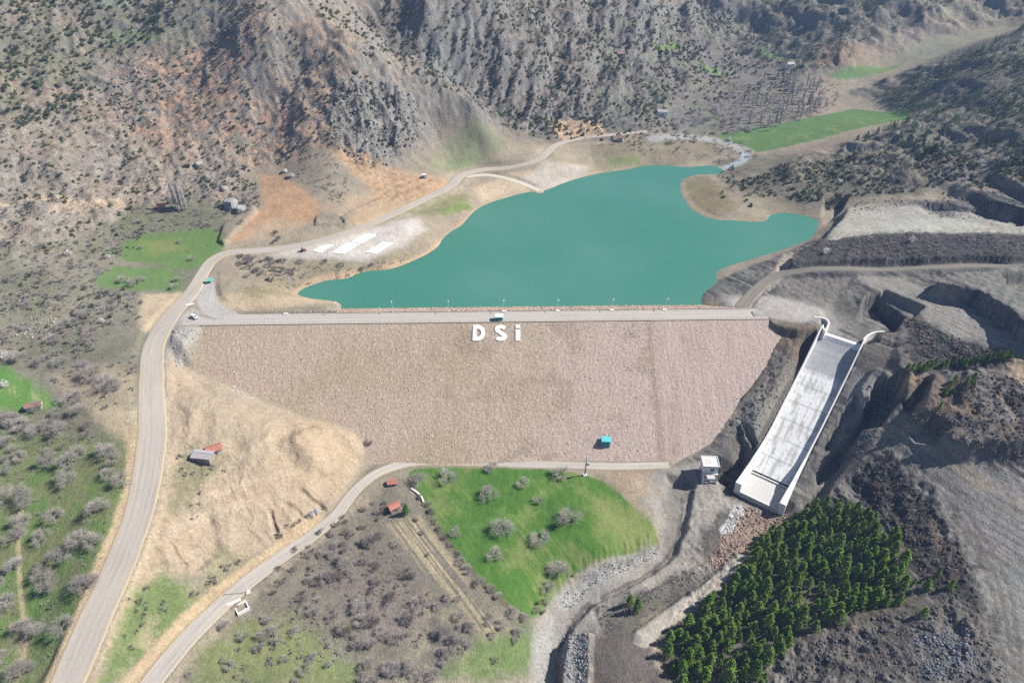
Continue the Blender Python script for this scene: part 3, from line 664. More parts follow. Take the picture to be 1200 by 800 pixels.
M_earth = smap('earth', bump=.32, amt=.24, fine=.9); M_hill = smap('hill_earth', bump=.55, amt=.34, fine=.8); M_grass = smap('grass', bump=.3, amt=.25, fine=1.1)
M_gravel = smap('gravel', bump=.10, amt=.10, fine=1.3)

# the sheet, cut along its kinds of ground (cells meet edge to edge)
VALL = np.c_[XF, YF, ZF]
FALL = grid_faces(NR, NA, True)[:, ::-1]
fk = KIND[FALL[:, 0]]
for k, (nm, mt, lab) in enumerate([('ground', M_earth, 'bare pale earth around the dam and roads'), ('hills', M_hill, 'rough scrubby hillsides round the valley'),
                                   ('grass_field', M_grass, 'green grass fields in the valley'), ('stream_bed', M_earth, 'grey gravel stream bed below the spillway')]):
    f = FALL[fk == k]; u, inv = np.unique(f, return_inverse=True)
    o = np_mesh(nm, VALL[u], inv.reshape(f.shape), mt, col=C[u], smooth_=True); props(o, lab, nm.split('_')[0], kind='structure')
# ------------------------------------------------------------------ water
m, nt, b = new_mat('reservoir_water'); L = nt.links.new
tc = N(nt, 'ShaderNodeTexCoord')
nz = N(nt, 'ShaderNodeTexNoise'); nz.inputs['Scale'].default_value = .012; nz.inputs['Detail'].default_value = 3; L(tc.outputs['Object'], nz.inputs['Vector'])
cr_ = N(nt, 'ShaderNodeValToRGB'); cr_.color_ramp.elements[0].position = .35; cr_.color_ramp.elements[1].position = .7
wa, wb = alb(76,141,121), alb(90,148,130)
cr_.color_ramp.elements[0].color = (*wa, 1); cr_.color_ramp.elements[1].color = (*wb, 1)
L(nz.outputs['Fac'], cr_.inputs[0]); L(cr_.outputs[0], b.inputs['Base Color'])
b.inputs['Roughness'].default_value = .12; b.inputs['IOR'].default_value = 1.33
w2 = N(nt, 'ShaderNodeTexNoise'); w2.inputs['Scale'].default_value = .6; w2.inputs['Detail'].default_value = 3; L(tc.outputs['Object'], w2.inputs['Vector'])
bp = N(nt, 'ShaderNodeBump'); bp.inputs['Strength'].default_value = .25; bp.inputs['Distance'].default_value = .15; L(w2.outputs['Fac'], bp.inputs['Height']); L(bp.outputs[0], b.inputs['Normal'])
wx0, wx1, wy0, wy1 = -190, 330, 376, 720
V = [(wx0,wy0-3.8,WATER),(wx1,wy0+6,WATER),(wx1,wy1,WATER),(wx0,wy1,WATER)]
o = np_mesh('reservoir_water', V, [(0,1,2,3)], m); props(o, 'still teal water of the reservoir', 'water', kind='structure')

# ------------------------------------------------------------------ dam
def empty(name, loc=(0, 0, 0), label=None, cat=None, group=None, rz=0):
    e = bpy.data.objects.new(name, None); COL.objects.link(e); e.location = loc; e.rotation_euler = (0, 0, rz); e.empty_display_size = 1
    return props(e, label, cat, group)
dam = empty('embankment_dam', (0, 355, 0), 'wide rock-faced embankment dam holding back the teal reservoir', 'dam')
def dam_patch(name, ya, yb, dy, dx, rock_amp, colf, mat):
    xs = np.arange(-236, 196, dx); ys = np.arange(ya, yb + 1e-6, dy)
    XX, YL = np.meshgrid(xs, ys); YY = YL + .02 * XX
    ZZ = damz(XX, YY)
    far = np.maximum(np.maximum(-206 - XX, XX - 170), 0); ZZ = ZZ - .35 * far
    rr = np.random.default_rng(int(abs(ya)))
    if rock_amp:
        ed = np.minimum(YL - ya, yb - YL); e = smooth(0, 1.6, ed)
        ZZ = ZZ + e * rock_amp * (.8 * fbm(XX, YY, 14, 2, 7) + .7 * perlin(XX / 1.7, YY / 1.7, 5) + .5 * rr.uniform(-1, 1, XX.shape))
    xf, yf = XX.ravel(), YY.ravel()
    sd = _sd(GPOLY[:, :2], xf, yf) if colf is dam_face_col else np.where((xf > -206) & (xf < 172), -1., 5.)
    F = grid_faces(len(ys), len(xs)); keep = (sd[F] < 4.0).all(1)
    F = F[keep]; u, inv = np.unique(F, return_inverse=True)
    V = np.c_[xf, yf, ZZ.ravel()][u]; cc = colf(xf[u], yf[u])
    V[:, 1] -= 355
    return np_mesh(name, V, inv.reshape(F.shape), mat, dam, cc, True)
def dam_face_col(x, y):
    a = np.tile(alb(200,181,161), (len(x), 1))
    a = mix(a, alb(204,184,172), smooth(-20, 70, x + 25 * fbm(x, y, 40, 3, 3)))
    a = mix(a, alb(188,170,142), .6 * smooth(-.1, .35, fbm(x, y, 50, 3, 5)) * smooth(40, -10, x))
    yl = y - .02 * x
    # the last stretch on the right was raked: finer, paler, with down-slope lines
    rk_ = smooth(84, 94, x + .12 * (355 - yl) + 1.5 * fbm(x, y, 8, 2, 4))
    a = mix(a, alb(203,183,172), rk_ * .7)
    st = perlin(x / 1.6 + .2 * perlin(x / 4, y / 20, 2), y / 30, 8)
    a *= (1 + rk_ * .14 * st + (1 - rk_) * .05 * perlin(x / 3.0, y / 26, 6))[:, None]
    a = mix(a, alb(168,150,132), .5 * smooth(.1, .4, fbm(x, y, 22, 3, 11)) * smooth(88, 70, np.abs(x - 30)) )
    a = mix(a, alb(156,138,122), .5 * smooth(4, 0, np.abs(x - 85 - 2 * fbm(x, y, 9, 2, 4))))
    s = np.random.default_rng(8).normal(0, 1, len(x)); g = perlin(x / 1.2, y / 1.2, 31)
    a *= np.clip(1 + (.10 * s + .13 * g) * (1 - .45 * rk_), .35, 1.5)[:, None]
    a = mix(a, alb(228,218,206), (s > 2.1) * .7)
    return np.clip(a * 1.07, .02, .8)
def dam_up_col(x, y):
    a = np.tile(alb(206,184,168), (len(x), 1)); s = np.random.default_rng(9).normal(0, 1, len(x))
    a *= np.clip(1 + .16 * s + .15 * perlin(x / 1.5, y / 1.5, 12), .4, 1.5)[:, None]
    yl = y - .02 * x; a = mix(a, alb(120,106,96), smooth(381.5, 383.2, yl) * .7)
    return np.clip(a, .02, .8)
def crest_col(x, y):
    yl = y - .02 * x
    a = np.tile(alb(194,187,178), (len(x), 1)); s = np.random.default_rng(10).normal(0, 1, len(x))
    t = fbm(x, y * 6, 30, 3, 14)
    a *= (1 + .05 * s + .10 * t)[:, None]
    a = mix(a, alb(206,204,202), .5 * (smooth(1.0, .4, np.abs(yl - 360.2)) + smooth(1.0, .4, np.abs(yl - 363.8))))
    a = mix(a, alb(186,174,160), smooth(357.2, 355.6, yl + .7 * perlin(x / 3, y / 3, 3)) * .8)
    return a
M_riprap = smap('riprap', bump=.55, amt=.30, fine=1.7)
dam_patch('downstream_face', 262, DS, .6, .6, .22, dam_face_col, M_riprap)
dam_patch('upstream_face', US, 392, .8, .9, .35, dam_up_col, M_riprap)
cr_o = dam_patch('crest_road', DS, US, .65, 1.2, 0, crest_col, M_gravel)

# ------------------------------------------------------------------ gravel roads laid on the cut
def road_mesh(name, key, label, base, ruts, drop=0.0, dirt=alb(206,188,158)):
    S, wd_ = ROADS[key]; n = len(S)
    t = np.gradient(S[:, :2], axis=0); t /= np.linalg.norm(t, axis=1)[:, None]; nn = np.c_[t[:, 1], -t[:, 0]]
    K = 25; us = np.linspace(-1, 1, K); V = []; 
    rr = np.random.default_rng(len(key) + n)
    wob = 1 + .16 * fbm(np.arange(n) * 4.0, np.zeros(n), 34, 4, 17, .65)
    wob2 = 1 + .16 * fbm(np.arange(n) * 4.0, np.ones(n) * 50, 34, 4, 18, .65)
    for u in us:
        w = wd_ / 2 * np.where(u < 0, wob, wob2)
        xy = S[:, :2] + nn * (u * w)[:, None]
        z = S[:, 2] + .05 - .45 * max(0, abs(u) - .93) / .07 + drop
        V.append(np.c_[xy, z])
    V = np.stack(V, 1).reshape(-1, 3)
    uu = np.tile(us, n); ll = np.repeat(np.arange(n) * 4.0, K)
    Cc = np.tile(base, (n * K, 1))
    Cc *= (1 + .16 * fbm(uu * 9, ll, 26, 3, 19) + .13 * perlin(uu * 7, ll / 60, 20) + .05 * rr.normal(0, 1, n * K))[:, None]
    for r_ in ruts: Cc = mix(Cc, np.clip(base * 1.14, 0, .8), .6 * smooth(.14, .05, np.abs(uu - r_ + .03 * fbm(ll, ll * 0, 60, 2, 21))))
    Cc = mix(Cc, dirt, smooth(.6, 1.0, np.abs(uu) + .3 * fbm(uu * 6, ll, 18, 4, 22)) * .85)
    o = np_mesh(name, V, grid_faces(n, K), M_gravel, col=np.clip(Cc, .02, .8), smooth_=True)
    # face up
    if o.data.polygons[0].normal.z < 0: o.data.flip_normals()
    props(o, label, 'road', kind='structure'); return o
road_mesh('gravel_road', 'main', 'wide pale gravel road climbing the left bank past the dam', alb(192,184,173), (-.55,-.2,.18,.52))
road_mesh('dirt_road', 'lower', 'narrow gravel road running along the dam toe', alb(196,189,179), (-.4,.4))
road_mesh('dirt_track', 'bank', 'grey dirt track along the right bank below the scrub', alb(142,136,126), (-.4,.4), dirt=alb(130,122,110))
road_mesh('dirt_track', 'spur', 'pale spur track on the far shore', alb(212,204,192), (-.4,.4))
# ------------------------------------------------------------------ plain materials
def pmat(name, col, rough=.8, metal=0, noise=.12, scale=1.2, spec=.3, bump=.15):
    m, nt, b = new_mat(name); L = nt.links.new
    tc = N(nt, 'ShaderNodeTexCoord'); n1 = N(nt, 'ShaderNodeTexNoise'); n1.inputs['Scale'].default_value = scale; n1.inputs['Detail'].default_value = 5
    L(tc.outputs['Object'], n1.inputs['Vector'])
    mr = N(nt, 'ShaderNodeMapRange'); mr.inputs['From Min'].default_value = .3; mr.inputs['From Max'].default_value = .7
    mr.inputs['To Min'].default_value = 1 - noise; mr.inputs['To Max'].default_value = 1 + noise; L(n1.outputs['Fac'], mr.inputs['Value'])
    vm = N(nt, 'ShaderNodeVectorMath', operation='SCALE'); vm.inputs[0].default_value = tuple(col); L(mr.outputs[0], vm.inputs['Scale']); L(vm.outputs[0], b.inputs['Base Color'])
    b.inputs['Roughness'].default_value = rough; b.inputs['Metallic'].default_value = metal; b.inputs['Specular IOR Level'].default_value = spec
    bp = N(nt, 'ShaderNodeBump'); bp.inputs['Strength'].default_value = bump; bp.inputs['Distance'].default_value = .1; L(n1.outputs['Fac'], bp.inputs['Height']); L(bp.outputs[0], b.inputs['Normal'])
    return m
M_conc = pmat('concrete', (.72,.72,.70), .85, noise=.08)
M_concg = pmat('weathered_concrete', (.48,.47,.45), .9, noise=.18)
M_white = pmat('white_paint', (.80,.80,.78), .5, noise=.05)
M_letter = pmat('letter_paint', (.86,.86,.85), .6, noise=.03)
M_glass = pmat('dark_glass', (.02,.03,.035), .1, noise=.05, spec=.6)
M_tyre = pmat('tyre_rubber', (.02,.02,.02), .9)
M_teal = pmat('teal_paint', (.04,.30,.36), .5, noise=.08)
M_tealw = pmat('pale_teal_glass', (.03,.16,.19), .3)
M_steel = pmat('galvanised_steel', (.62,.63,.64), .45, .3, noise=.05)
M_redroof = pmat('red_roof_tiles', (.40,.16,.12), .9, noise=.3, scale=2)
M_brnroof = pmat('brown_roof_tiles', (.28,.16,.13), .9, noise=.3, scale=2)
M_greyroof = pmat('grey_sheet_roof', (.38,.36,.37), .7, noise=.2, scale=2)
M_plaster = pmat('pale_plaster', (.55,.50,.43), .9, noise=.15)
M_stone = pmat('stone_wall', (.30,.26,.22), .95, noise=.35, scale=2.5)
M_wood = pmat('weathered_wood', (.16,.12,.09), .9, noise=.3, scale=3)
M_red = pmat('red_paint', (.40,.04,.03), .5)
M_rock = pmat('grey_rock', (.34,.33,.32), .95, noise=.35, scale=.5, bump=.6)
M_tarp = pmat('green_tarpaulin', (.12,.42,.34), .7)
M_blue = pmat('blue_paint', (.06,.14,.5), .5)

# ------------------------------------------------------------------ small mesh kit
class MB:
    def __init__(s): s.v = []; s.f = []
    def box(s, c, d, rz=0.0, top=None):
        """centre of base c, size d; top = (sx, sy) scale of the upper face"""
        x, y, z = d[0] / 2, d[1] / 2, d[2]; tx, ty = top or (1, 1); k = len(s.v); ca, sa = math.cos(rz), math.sin(rz)
        for px, py, pz in [(-x,-y,0),(x,-y,0),(x,y,0),(-x,y,0),(-x*tx,-y*ty,z),(x*tx,-y*ty,z),(x*tx,y*ty,z),(-x*tx,y*ty,z)]:
            s.v.append((c[0] + px*ca - py*sa, c[1] + px*sa + py*ca, c[2] + pz))
        s.f += [tuple(k + i for i in q) for q in [(0,3,2,1),(4,5,6,7),(0,1,5,4),(1,2,6,5),(2,3,7,6),(3,0,4,7)]]
        return s
    def tube(s, a, b, ra, rb=None, n=8):
        a = Vector(a); b = Vector(b); rb = ra if rb is None else rb; d = (b - a).normalized(); u = d.orthogonal().normalized(); w = d.cross(u); k = len(s.v)
        for p, r in ((a, ra), (b, rb)):
            for i in range(n):
                t = 2 * math.pi * i / n; s.v.append(tuple(p + u * (r * math.cos(t)) + w * (r * math.sin(t))))
        for i in range(n): s.f.append((k + i, k + (i+1) % n, k + n + (i+1) % n, k + n + i))
        s.f.append(tuple(k + i for i in reversed(range(n)))); s.f.append(tuple(k + n + i for i in range(n)))
        return s
    def prism(s, pts, dirv):
        """extrude a planar outline (list of 3-D points) by dirv"""
        k = len(s.v); n = len(pts); s.v += [tuple(p) for p in pts] + [tuple(Vector(p) + Vector(dirv)) for p in pts]
        s.f.append(tuple(k + i for i in reversed(range(n)))); s.f.append(tuple(k + n + i for i in range(n)))
        for i in range(n): s.f.append((k + i, k + (i+1) % n, k + n + (i+1) % n, k + n + i))
        return s
    def build(s, name, mat, parent=None, bevel=0):
        me = bpy.data.meshes.new(name); me.from_pydata(s.v, [], s.f)
        import bmesh
        bm = bmesh.new(); bm.from_mesh(me); bmesh.ops.recalc_face_normals(bm, faces=bm.faces)
        if bevel: bmesh.ops.bevel(bm, geom=list(bm.edges), offset=bevel, segments=1, affect='EDGES', clamp_overlap=True)
        bm.to_mesh(me); bm.free(); me.materials.append(mat)
        o = bpy.data.objects.new(name, me); COL.objects.link(o)
        if parent: o.parent = parent
        return o
def copy_tree(o, parent=None):
    c = o.copy(); COL.objects.link(c); c.parent = parent
    for ch in list(o.children): copy_tree(ch, c)
    return c
def ribbon_wall(mb, xy, ztop, zbot, th0, th1):
    """solid wall along xy; th0/th1 offsets to each side (arrays)"""
    xy = np.asarray(xy, float); n = len(xy); t = np.gradient(xy, axis=0); t /= np.linalg.norm(t, axis=1)[:, None] + 1e-9; nn = np.c_[-t[:, 1], t[:, 0]]
    th0 = np.broadcast_to(th0, n); th1 = np.broadcast_to(th1, n); a = xy + nn * th0[:, None]; b = xy + nn * th1[:, None]; k = len(mb.v)
    for i in range(n):
        mb.v += [(*a[i], zbot[i]), (*b[i], zbot[i]), (*b[i], ztop[i]), (*a[i], ztop[i])]
    for i in range(n - 1):
        p = k + 4 * i; q = p + 4
        mb.f += [(p, p+1, q+1, q), (p+1, p+2, q+2, q+1), (p+2, p+3, q+3, q+2), (p+3, p, q, q+3)]
    mb.f += [(k, k+1, k+2, k+3), (k+4*n-4, k+4*n-3, k+4*n-2, k+4*n-1)]
    return mb

# ------------------------------------------------------------------ spillway
spw = empty('spillway', (float(SPT[0]), float(SPT[1]), 0), 'long white concrete spillway chute running down beside the dam', 'spillway')
OX, OY = float(SPT[0]), float(SPT[1])
def loc(V): V = np.array(V, float); V[:, 0] -= OX; V[:, 1] -= OY; return V
S1 = np.arange(3.5, 96.01, 1.0); W1 = np.linspace(-HWID, HWID, 31)
HW = lambda s: np.interp(s, [0, 60, SLEN], [HWID, 11.6, 10.3])
SS, WW = np.meshgrid(S1, W1, indexing='ij'); WW = WW / HWID * HW(SS); xx, yy = sp_xy(SS, WW); zz = sp_floor(SS)
cc = np.tile([.74, .74, .73], (SS.size, 1)); sf, wf = SS.ravel(), WW.ravel()
rgs = np.random.default_rng(12)
cc = mix(cc, alb(166,170,174), smooth(30, 22, sf + 3 * fbm(wf * 3, sf, 12, 2, 5)) * .8)
cc = mix(cc, alb(196,193,190), .7 * smooth(.05, .4, perlin(wf / 2.2, sf / 14, 6) + .5 * fbm(wf, sf, 3, 2, 7)))
cc = mix(cc, alb(186,178,170), .5 * smooth(.2, .5, fbm(wf * 1.4, sf * .5, 5, 3, 27)))
cc *= (1 + .06 * fbm(wf, sf, 2, 2, 8))[:, None]
cc = mix(cc, alb(160,160,158), .45 * ((np.abs((sf % 12) - .5) < .5)))
chc = np_mesh('chute_floor', loc(np.c_[xx.ravel(), yy.ravel(), zz.ravel()]), grid_faces(len(S1), len(W1)), smap('chute_concrete', bump=.12, amt=.08), spw, np.clip(cc, .02, .82), True)
if chc.data.polygons[0].normal.z < 0: chc.data.flip_normals()
# weir sill across the top
mb = MB(); c_ = []
for w in (-HWID, HWID):
    for s, z in ((-1.2, 37.5), (-1.2, 39.2), (1.6, 39.2), (3.6, 37.0), (3.6, 35.0)): c_.append((*sp_xy(s, w), z))
for i in range(5): mb.v.append(c_[i])
for i in range(5): mb.v.append(c_[5 + i])
mb.f += [(0,1,2,3,4), (9,8,7,6,5)] + [(i, (i+1) % 5, 5 + (i+1) % 5, 5 + i) for i in range(5)]
mb.v = [tuple(p) for p in loc(mb.v)]; mb.build('weir_sill', M_conc, spw)
# stepped apron with its rows of teeth
mb = MB(); A = [sp_xy(96, -HW(96)), sp_xy(96, HW(96)), sp_xy(SLEN + 1, HW(SLEN)), sp_xy(SLEN + 1, -HW(SLEN))]
mb.prism([(x - OX, y - OY, -6.5) for x, y in A], (0, 0, 3.2)); ap = mb.build('apron', M_concg, spw)
for s, z, h in ((96.6, -3.3, .9), (SLEN + .2, -3.3, .7)):
    mb = MB()
    for w in np.arange(-HW(s) + .7, HW(s) - .3, 1.25):
        x, y = sp_xy(s, w); mb.box((x - OX, y - OY, z), (.75, 1.0, h), math.atan2(sdv[1], sdv[0]))
    mb.build('teeth_row', M_conc, ap)
SW = np.r_[np.arange(-1.0, SLEN - 2, 3.0), SLEN + .5]
for side, nm_lab in ((-1, None), (1, None)):
    x, y = sp_xy(SW, side * HW(SW)); fl_ = sp_floor(SW); top = fl_ + sp_wall(SW)
    top = np.where(SW > 96, sp_floor(95.) + 6.5 - (SW - 96) * .12, top)
    thick = np.interp(SW, [0, 70, 90, SLEN], [.7, .7, 1.6, 3.4])
    # walk direction is sdv; left normal of it is (-sdv.y, sdv.x) = snv (the viewer's right)
    mb = ribbon_wall(MB(), np.c_[x, y], top, fl_ - 3.0, 0.0, side * thick)
    mb.v = [tuple(p) for p in loc(mb.v)]; mb.build('side_wall', M_conc, spw)
for pl, s_in in (([(966,389),(970,382),(971.5,377.5),(968,373.6),(961,371.6),(954,370.8)], 1), ([(1011,399),(1015,394.5),(1020,391),(1027,388.6),(1037,388)], -1)):
    S = spline([at_z(a, b_, 43.2) for a, b_ in pl], 1.2); S = S[:, :2]
    p0 = np.array(sp_xy(-1.0, -HWID - .45 if s_in == 1 else HWID + .45)); S[0] = p0; S[1] = .6 * S[1] + .4 * p0
    mb = ribbon_wall(MB(), S, np.full(len(S), 43.2), np.full(len(S), 36.5), -.45, .45)
    mb.v = [tuple(p) for p in loc(mb.v)]; mb.build('wing_wall', M_conc, spw)
# paved gravel chute where spilled concrete runs from the left wall end
# ------------------------------------------------------------------ valve house at the toe
gp = at(829, 556)
vh = empty('valve_house', (gp[0], gp[1], gp[2]), 'small white concrete valve house on legs at the dam toe beside the spillway outlet', 'valve house', rz=R(-3))
b_ = MB().box((0, 0, 4.6), (8.2, 7.4, 4.8)).build('body', M_white, vh)
MB().box((0, 0, 9.4), (8.9, 8.1, .35)).build('roof_slab', M_conc, b_)
MB().box((0, -3.9, 9.75), (8.9, .3, .45)).box((0, 3.9, 9.75), (8.9, .3, .45)).box((-4.3, 0, 9.75), (.3, 7.5, .45)).box((4.3, 0, 9.75), (.3, 7.5, .45)).build('parapet', M_conc, b_)
MB().box((-.9, .4, 9.75), (3.2, 3.6, .12)).build('roof_hatch', M_plaster, b_)
w0 = MB().box((.8, -3.72, 6.4), (2.0, .12, 1.7)).build('window', M_tealw, vh)
MB().box((.8, -3.78, 8.12), (2.3, .2, .15)).build('lintel', M_conc, w0); MB().box((.8, -3.78, 6.24), (2.3, .2, .15)).build('sill', M_conc, w0)
MB().box((0, -3.95, 4.2), (8.4, 1.2, .45)).build('balcony', M_conc, vh)
for sx in (-1, 1):
    MB().prism([(sx*3.9, -3.4, 4.6), (sx*3.9, -4.4, 4.6), (sx*3.9, -6.2, -2.6), (sx*3.9, -5.2, -2.6)], (-sx*.8, 0, 0)).build('leg', M_conc, vh)
    MB().box((sx*3.7, 3.0, -1), (.8, .9, 5.6)).build('leg', M_conc, vh)
MB().box((0, -4.9, .9), (7.0, .5, .5)).build('cross_beam', M_conc, vh)
MB().box((0, 2.9, -1), (6.6, .4, 5.6)).build('back_wall', M_concg, vh)
# pump house floor slab under it
MB().box((0, -.6, -.9), (7.6, 6.6, .9)).build('floor_slab', M_concg, vh)

# ------------------------------------------------------------------ white letters laid on the dam face
def face_frame(px0, py0):
    p = at_dam(px0, py0); ez = Vector((0, DS, 0)); up = Vector((0, 1, .517)).normalized(); rt = Vector((1, .02, 0)).normalized(); nr = rt.cross(up).normalized()
    return Vector(p), rt, up, nr
def letter(name, px0, px1, pyb, pyt, outlines, label):
    p0, rt, up, nr = face_frame(px0, pyb); p1 = Vector(at_dam(px1, pyb)); p2 = Vector(at_dam(px0, pyt))
    Wd = (p1 - p0).length; H = (p2 - p0).length
    mb = MB()
    for ol in outlines:
        k = len(mb.v); n = len(ol)
        # ol is a closed ring of quads: list of (outer, inner) pairs
        for (a, b2) in ol:
            for (u, v2) in (a, b2):
                q = p0 + rt * (u * Wd) + up * (v2 * H)
                mb.v.append(tuple(q - nr * .8 - p0)); mb.v.append(tuple(q + nr * .55 - p0))
        for i in range(n - 1):
            a0, a1, b0, b1 = k+4*i, k+4*i+1, k+4*i+2, k+4*i+3; c0, c1, d0, d1 = a0+4, a1+4, b0+4, b1+4
            mb.f += [(a1, b1, d1, c1), (a0, c0, d0, b0), (a0, a1, c1, c0), (b0, d0, d1, b1)]
        a0 = k; mb.f.append((a0, a0+2, a0+3, a0+1)); a0 = k + 4*(n-1); mb.f.append((a0, a0+1, a0+3, a0+2))
    o = mb.build(name, M_letter); o.location = p0
    props(o, label, 'letter', 'white letters on the dam face'); return o
def path(pts, th, asp):
    """constant-width stroke along unit-square points; asp = width/height of the letter"""
    P = np.array(pts, float) * [asp, 1]; t = np.gradient(P, axis=0); t /= np.linalg.norm(t, axis=1)[:, None]; nn = np.c_[-t[:, 1], t[:, 0]]
    a = (P + nn * th / 2) / [asp, 1]; b2 = (P - nn * th / 2) / [asp, 1]
    return list(zip(map(tuple, a), map(tuple, b2)))
asp = .78; th = .24
bar = [((0, 0), (.30, 0)), ((0, 1), (.30, 1))]
arc = [(.3, 1 - th/2)] + [(.42 + (.58 - th/2/asp) * math.sin(t), .5 + (.5 - th/2) * math.cos(t)) for t in np.linspace(0, math.pi, 15)] + [(.3, th/2)]
letter('letter_d', 553.8, 568, 399.5, 381.3, [bar, path(arc, th, asp)], 'big white letter D on the dam face below the crest')
r1 = .5 - th/2/asp
sarc = [(.5 + r1 * math.cos(t), .725 + (.275 - th/2) * math.sin(t)) for t in np.linspace(R(22), R(255), 14)] + [(.5 + r1 * math.cos(t), .275 + (.275 - th/2) * math.sin(t)) for t in np.linspace(R(75), R(-158), 14)]
letter('letter_s', 579.6, 594, 399.8, 381, [path(sarc, th * .95, asp)], 'big white letter S on the dam face below the crest')
letter('letter_i', 604.3, 609.6, 399.5, 381, [[((0, 0), (1, 0)), ((0, .70), (1, .70))], [((0, .80), (1, .80)), ((0, 1), (1, 1))]], 'big white dotted letter i on the dam face below the crest')

# ------------------------------------------------------------------ lamps and blocks along the crest
def lamp():
    r = empty('street_lamp', (0, 0, 0), 'x', 'street lamp', 'lamps along the dam crest')
    MB().box((0, 0, -.8), (1.0, 1.0, 1.1)).build('base', M_conc, r)
    MB().tube((0, 0, .2), (0, 0, 8.2), .17, .11).build('pole', M_steel, r)
    a = MB().tube((0, 0, 8.1), (.35, -1.9, 8.6), .09, .07).build('arm', M_steel, r)
    MB().box((.4, -2.2, 8.5), (.45, 1.1, .2)).build('lamp_head', M_white, a)
    return r
LX = [397, 461, 526, 590, 653, 717, 780]
l0 = lamp(); NTH = ['first', 'second', 'third', 'fourth', 'fifth', 'sixth', 'last']
for i, px in enumerate(LX):
    o = l0 if i == 0 else copy_tree(l0)
    p = at_z(px, 361, CREST); x = p[0]; y = US + 1.4 + .02 * x; o.location = (x, y, CREST - .5)
    o['label'] = ['thin pale street lamp on the crest nearest the white van', 'thin pale street lamp second along the crest from the van side', 'thin pale street lamp on the crest just left of letter D',
                  'thin pale street lamp standing right behind the teal kiosk', 'thin pale street lamp first to the right of the teal kiosk', 'thin pale street lamp second last before the spillway end', 'thin pale street lamp on the crest nearest the spillway'][i]
bk = MB().box((0, 0, 0), (2.8, 1.1, .55)).build('concrete_block', M_white, bevel=.06)
for i, (px, py, lb) in enumerate([(590.5, 365, 'flat white block on crest road edge behind the teal kiosk'), (653.5, 364.4, 'flat white block on crest edge, first right of the teal kiosk'), (717, 364, 'flat white block on crest edge, second right of the kiosk'), (779, 363.6, 'flat white block on crest edge nearest the spillway'), (335, 367.5, 'flat white block on crest edge towards the white van')]):
    o = bk if i == 0 else bk.copy()
    if i: COL.objects.link(o)
    p = at_z(px, py, CREST); o.location = (p[0], US - .9 + .02 * p[0], CREST - .02); o.rotation_euler.z = .02
    props(o, lb, 'concrete block', 'white blocks on the crest')
st_ = MB().box((0, 0, -.2), (.42, .38, .6), .3, (.7, .7)).build('kerb_stone', M_conc)
k_ = 0
for x in np.arange(-190, 160, 3.1):
    o = st_ if k_ == 0 else st_.copy()
    if k_: COL.objects.link(o)
    k_ += 1
    o.location = (x + RNG.uniform(-.3, .3), DS + 1.3 + .02 * x + RNG.uniform(-.15, .15), CREST); o.rotation_euler.z = RNG.uniform(0, 3); s = RNG.uniform(.8, 1.2); o.scale = (s, s, s)
    props(o, 'small grey kerb stone in the row along the crest edge', 'kerb stone', 'kerb stones along the crest edge')

# ------------------------------------------------------------------ kiosks
def kiosk(px, py, onto, label, dims, roofm, wallm, rz):
    p = at_z(px, py, CREST) if onto == 'crest' else at_dam(px, py)
    r = empty('kiosk', tuple(p), label, 'kiosk', rz=rz); w, d, h = dims
    bz = 0 if onto == 'crest' else -1.4
    MB().box((0, 0, bz), (w, d, h - bz)).build('body', wallm, r, bevel=.05)
    rf = MB().box((0, 0, h), (w + .4, d + .4, .35), 0, (.9, .9)).build('roof', roofm, r)
    dr = MB().box((-w * .2, -d / 2 - .05, .1), (1.0, .1, 2.0)).build('door', M_tealw, r)
    MB().box((-w * .2 + .35, -d / 2 - .12, 1.1), (.1, .08, .2)).build('handle', M_steel, dr)
    MB().box((w * .22, -d / 2 - .05, 1.2), (1.3, .1, .9)).build('window', M_glass, r)
    return r
kiosk(584.5, 374.3, 'crest', 'teal kiosk with a white roof on the crest road above the letters', (5.0, 3.6, 2.8), M_white, M_teal, .02)
kiosk(709.5, 519, 'dam', 'bright teal box hut low on the dam face', (5.0, 4.4, 3.0), pmat('light_teal_roof', (.10,.50,.55), .5), M_teal, -.1)

# ------------------------------------------------------------------ van on the crest
def van(px, py, rz):
    p = at_z(px, py, CREST); r = empty('van', (p[0], p[1], CREST + .1), 'white van parked on the crest road at its left end', 'van', rz=rz)
    prof = [(-2.5,.45),(2.45,.45),(2.55,.95),(2.35,1.15),(1.6,1.3),(.95,2.05),(.6,2.2),(-2.35,2.2),(-2.5,1.9)]
    MB().prism([(a, -.95, c) for a, c in prof], (0, 1.9, 0)).build('body', M_white, r, bevel=.05)
    MB().prism([(1.58,-.8,1.36),(1.0,-.8,1.98),(1.06,-.8,2.04),(1.66,-.8,1.4)], (0, 1.6, 0)).build('windscreen', M_glass, r)
    for s in (-1, 1): MB().box((-.6, s * .96, 1.35), (2.8, .06, .6)).build('side_window', M_glass, r)
    MB().box((-2.52, 0, 1.35), (.06, 1.5, .6)).build('rear_window', M_glass, r)
    for s in (-1, 1): MB().box((2.5, s * .65, .85), (.12, .35, .2)).build('headlight', M_steel, r)
    MB().box((2.5, 0, .5), (.2, 1.8, .22)).build('bumper', M_tyre, r)
    for a in (-1.55, 1.6):
        for s in (-1, 1):
            w = MB().tube((a, s * .78, .35), (a, s * 1.0, .35), .36, n=14).build('wheel', M_tyre, r)
            MB().tube((a, s * 1.0, .35), (a, s * 1.03, .35), .2, n=10).build('rim', M_steel, w)
van(228, 372.6, R(-38))

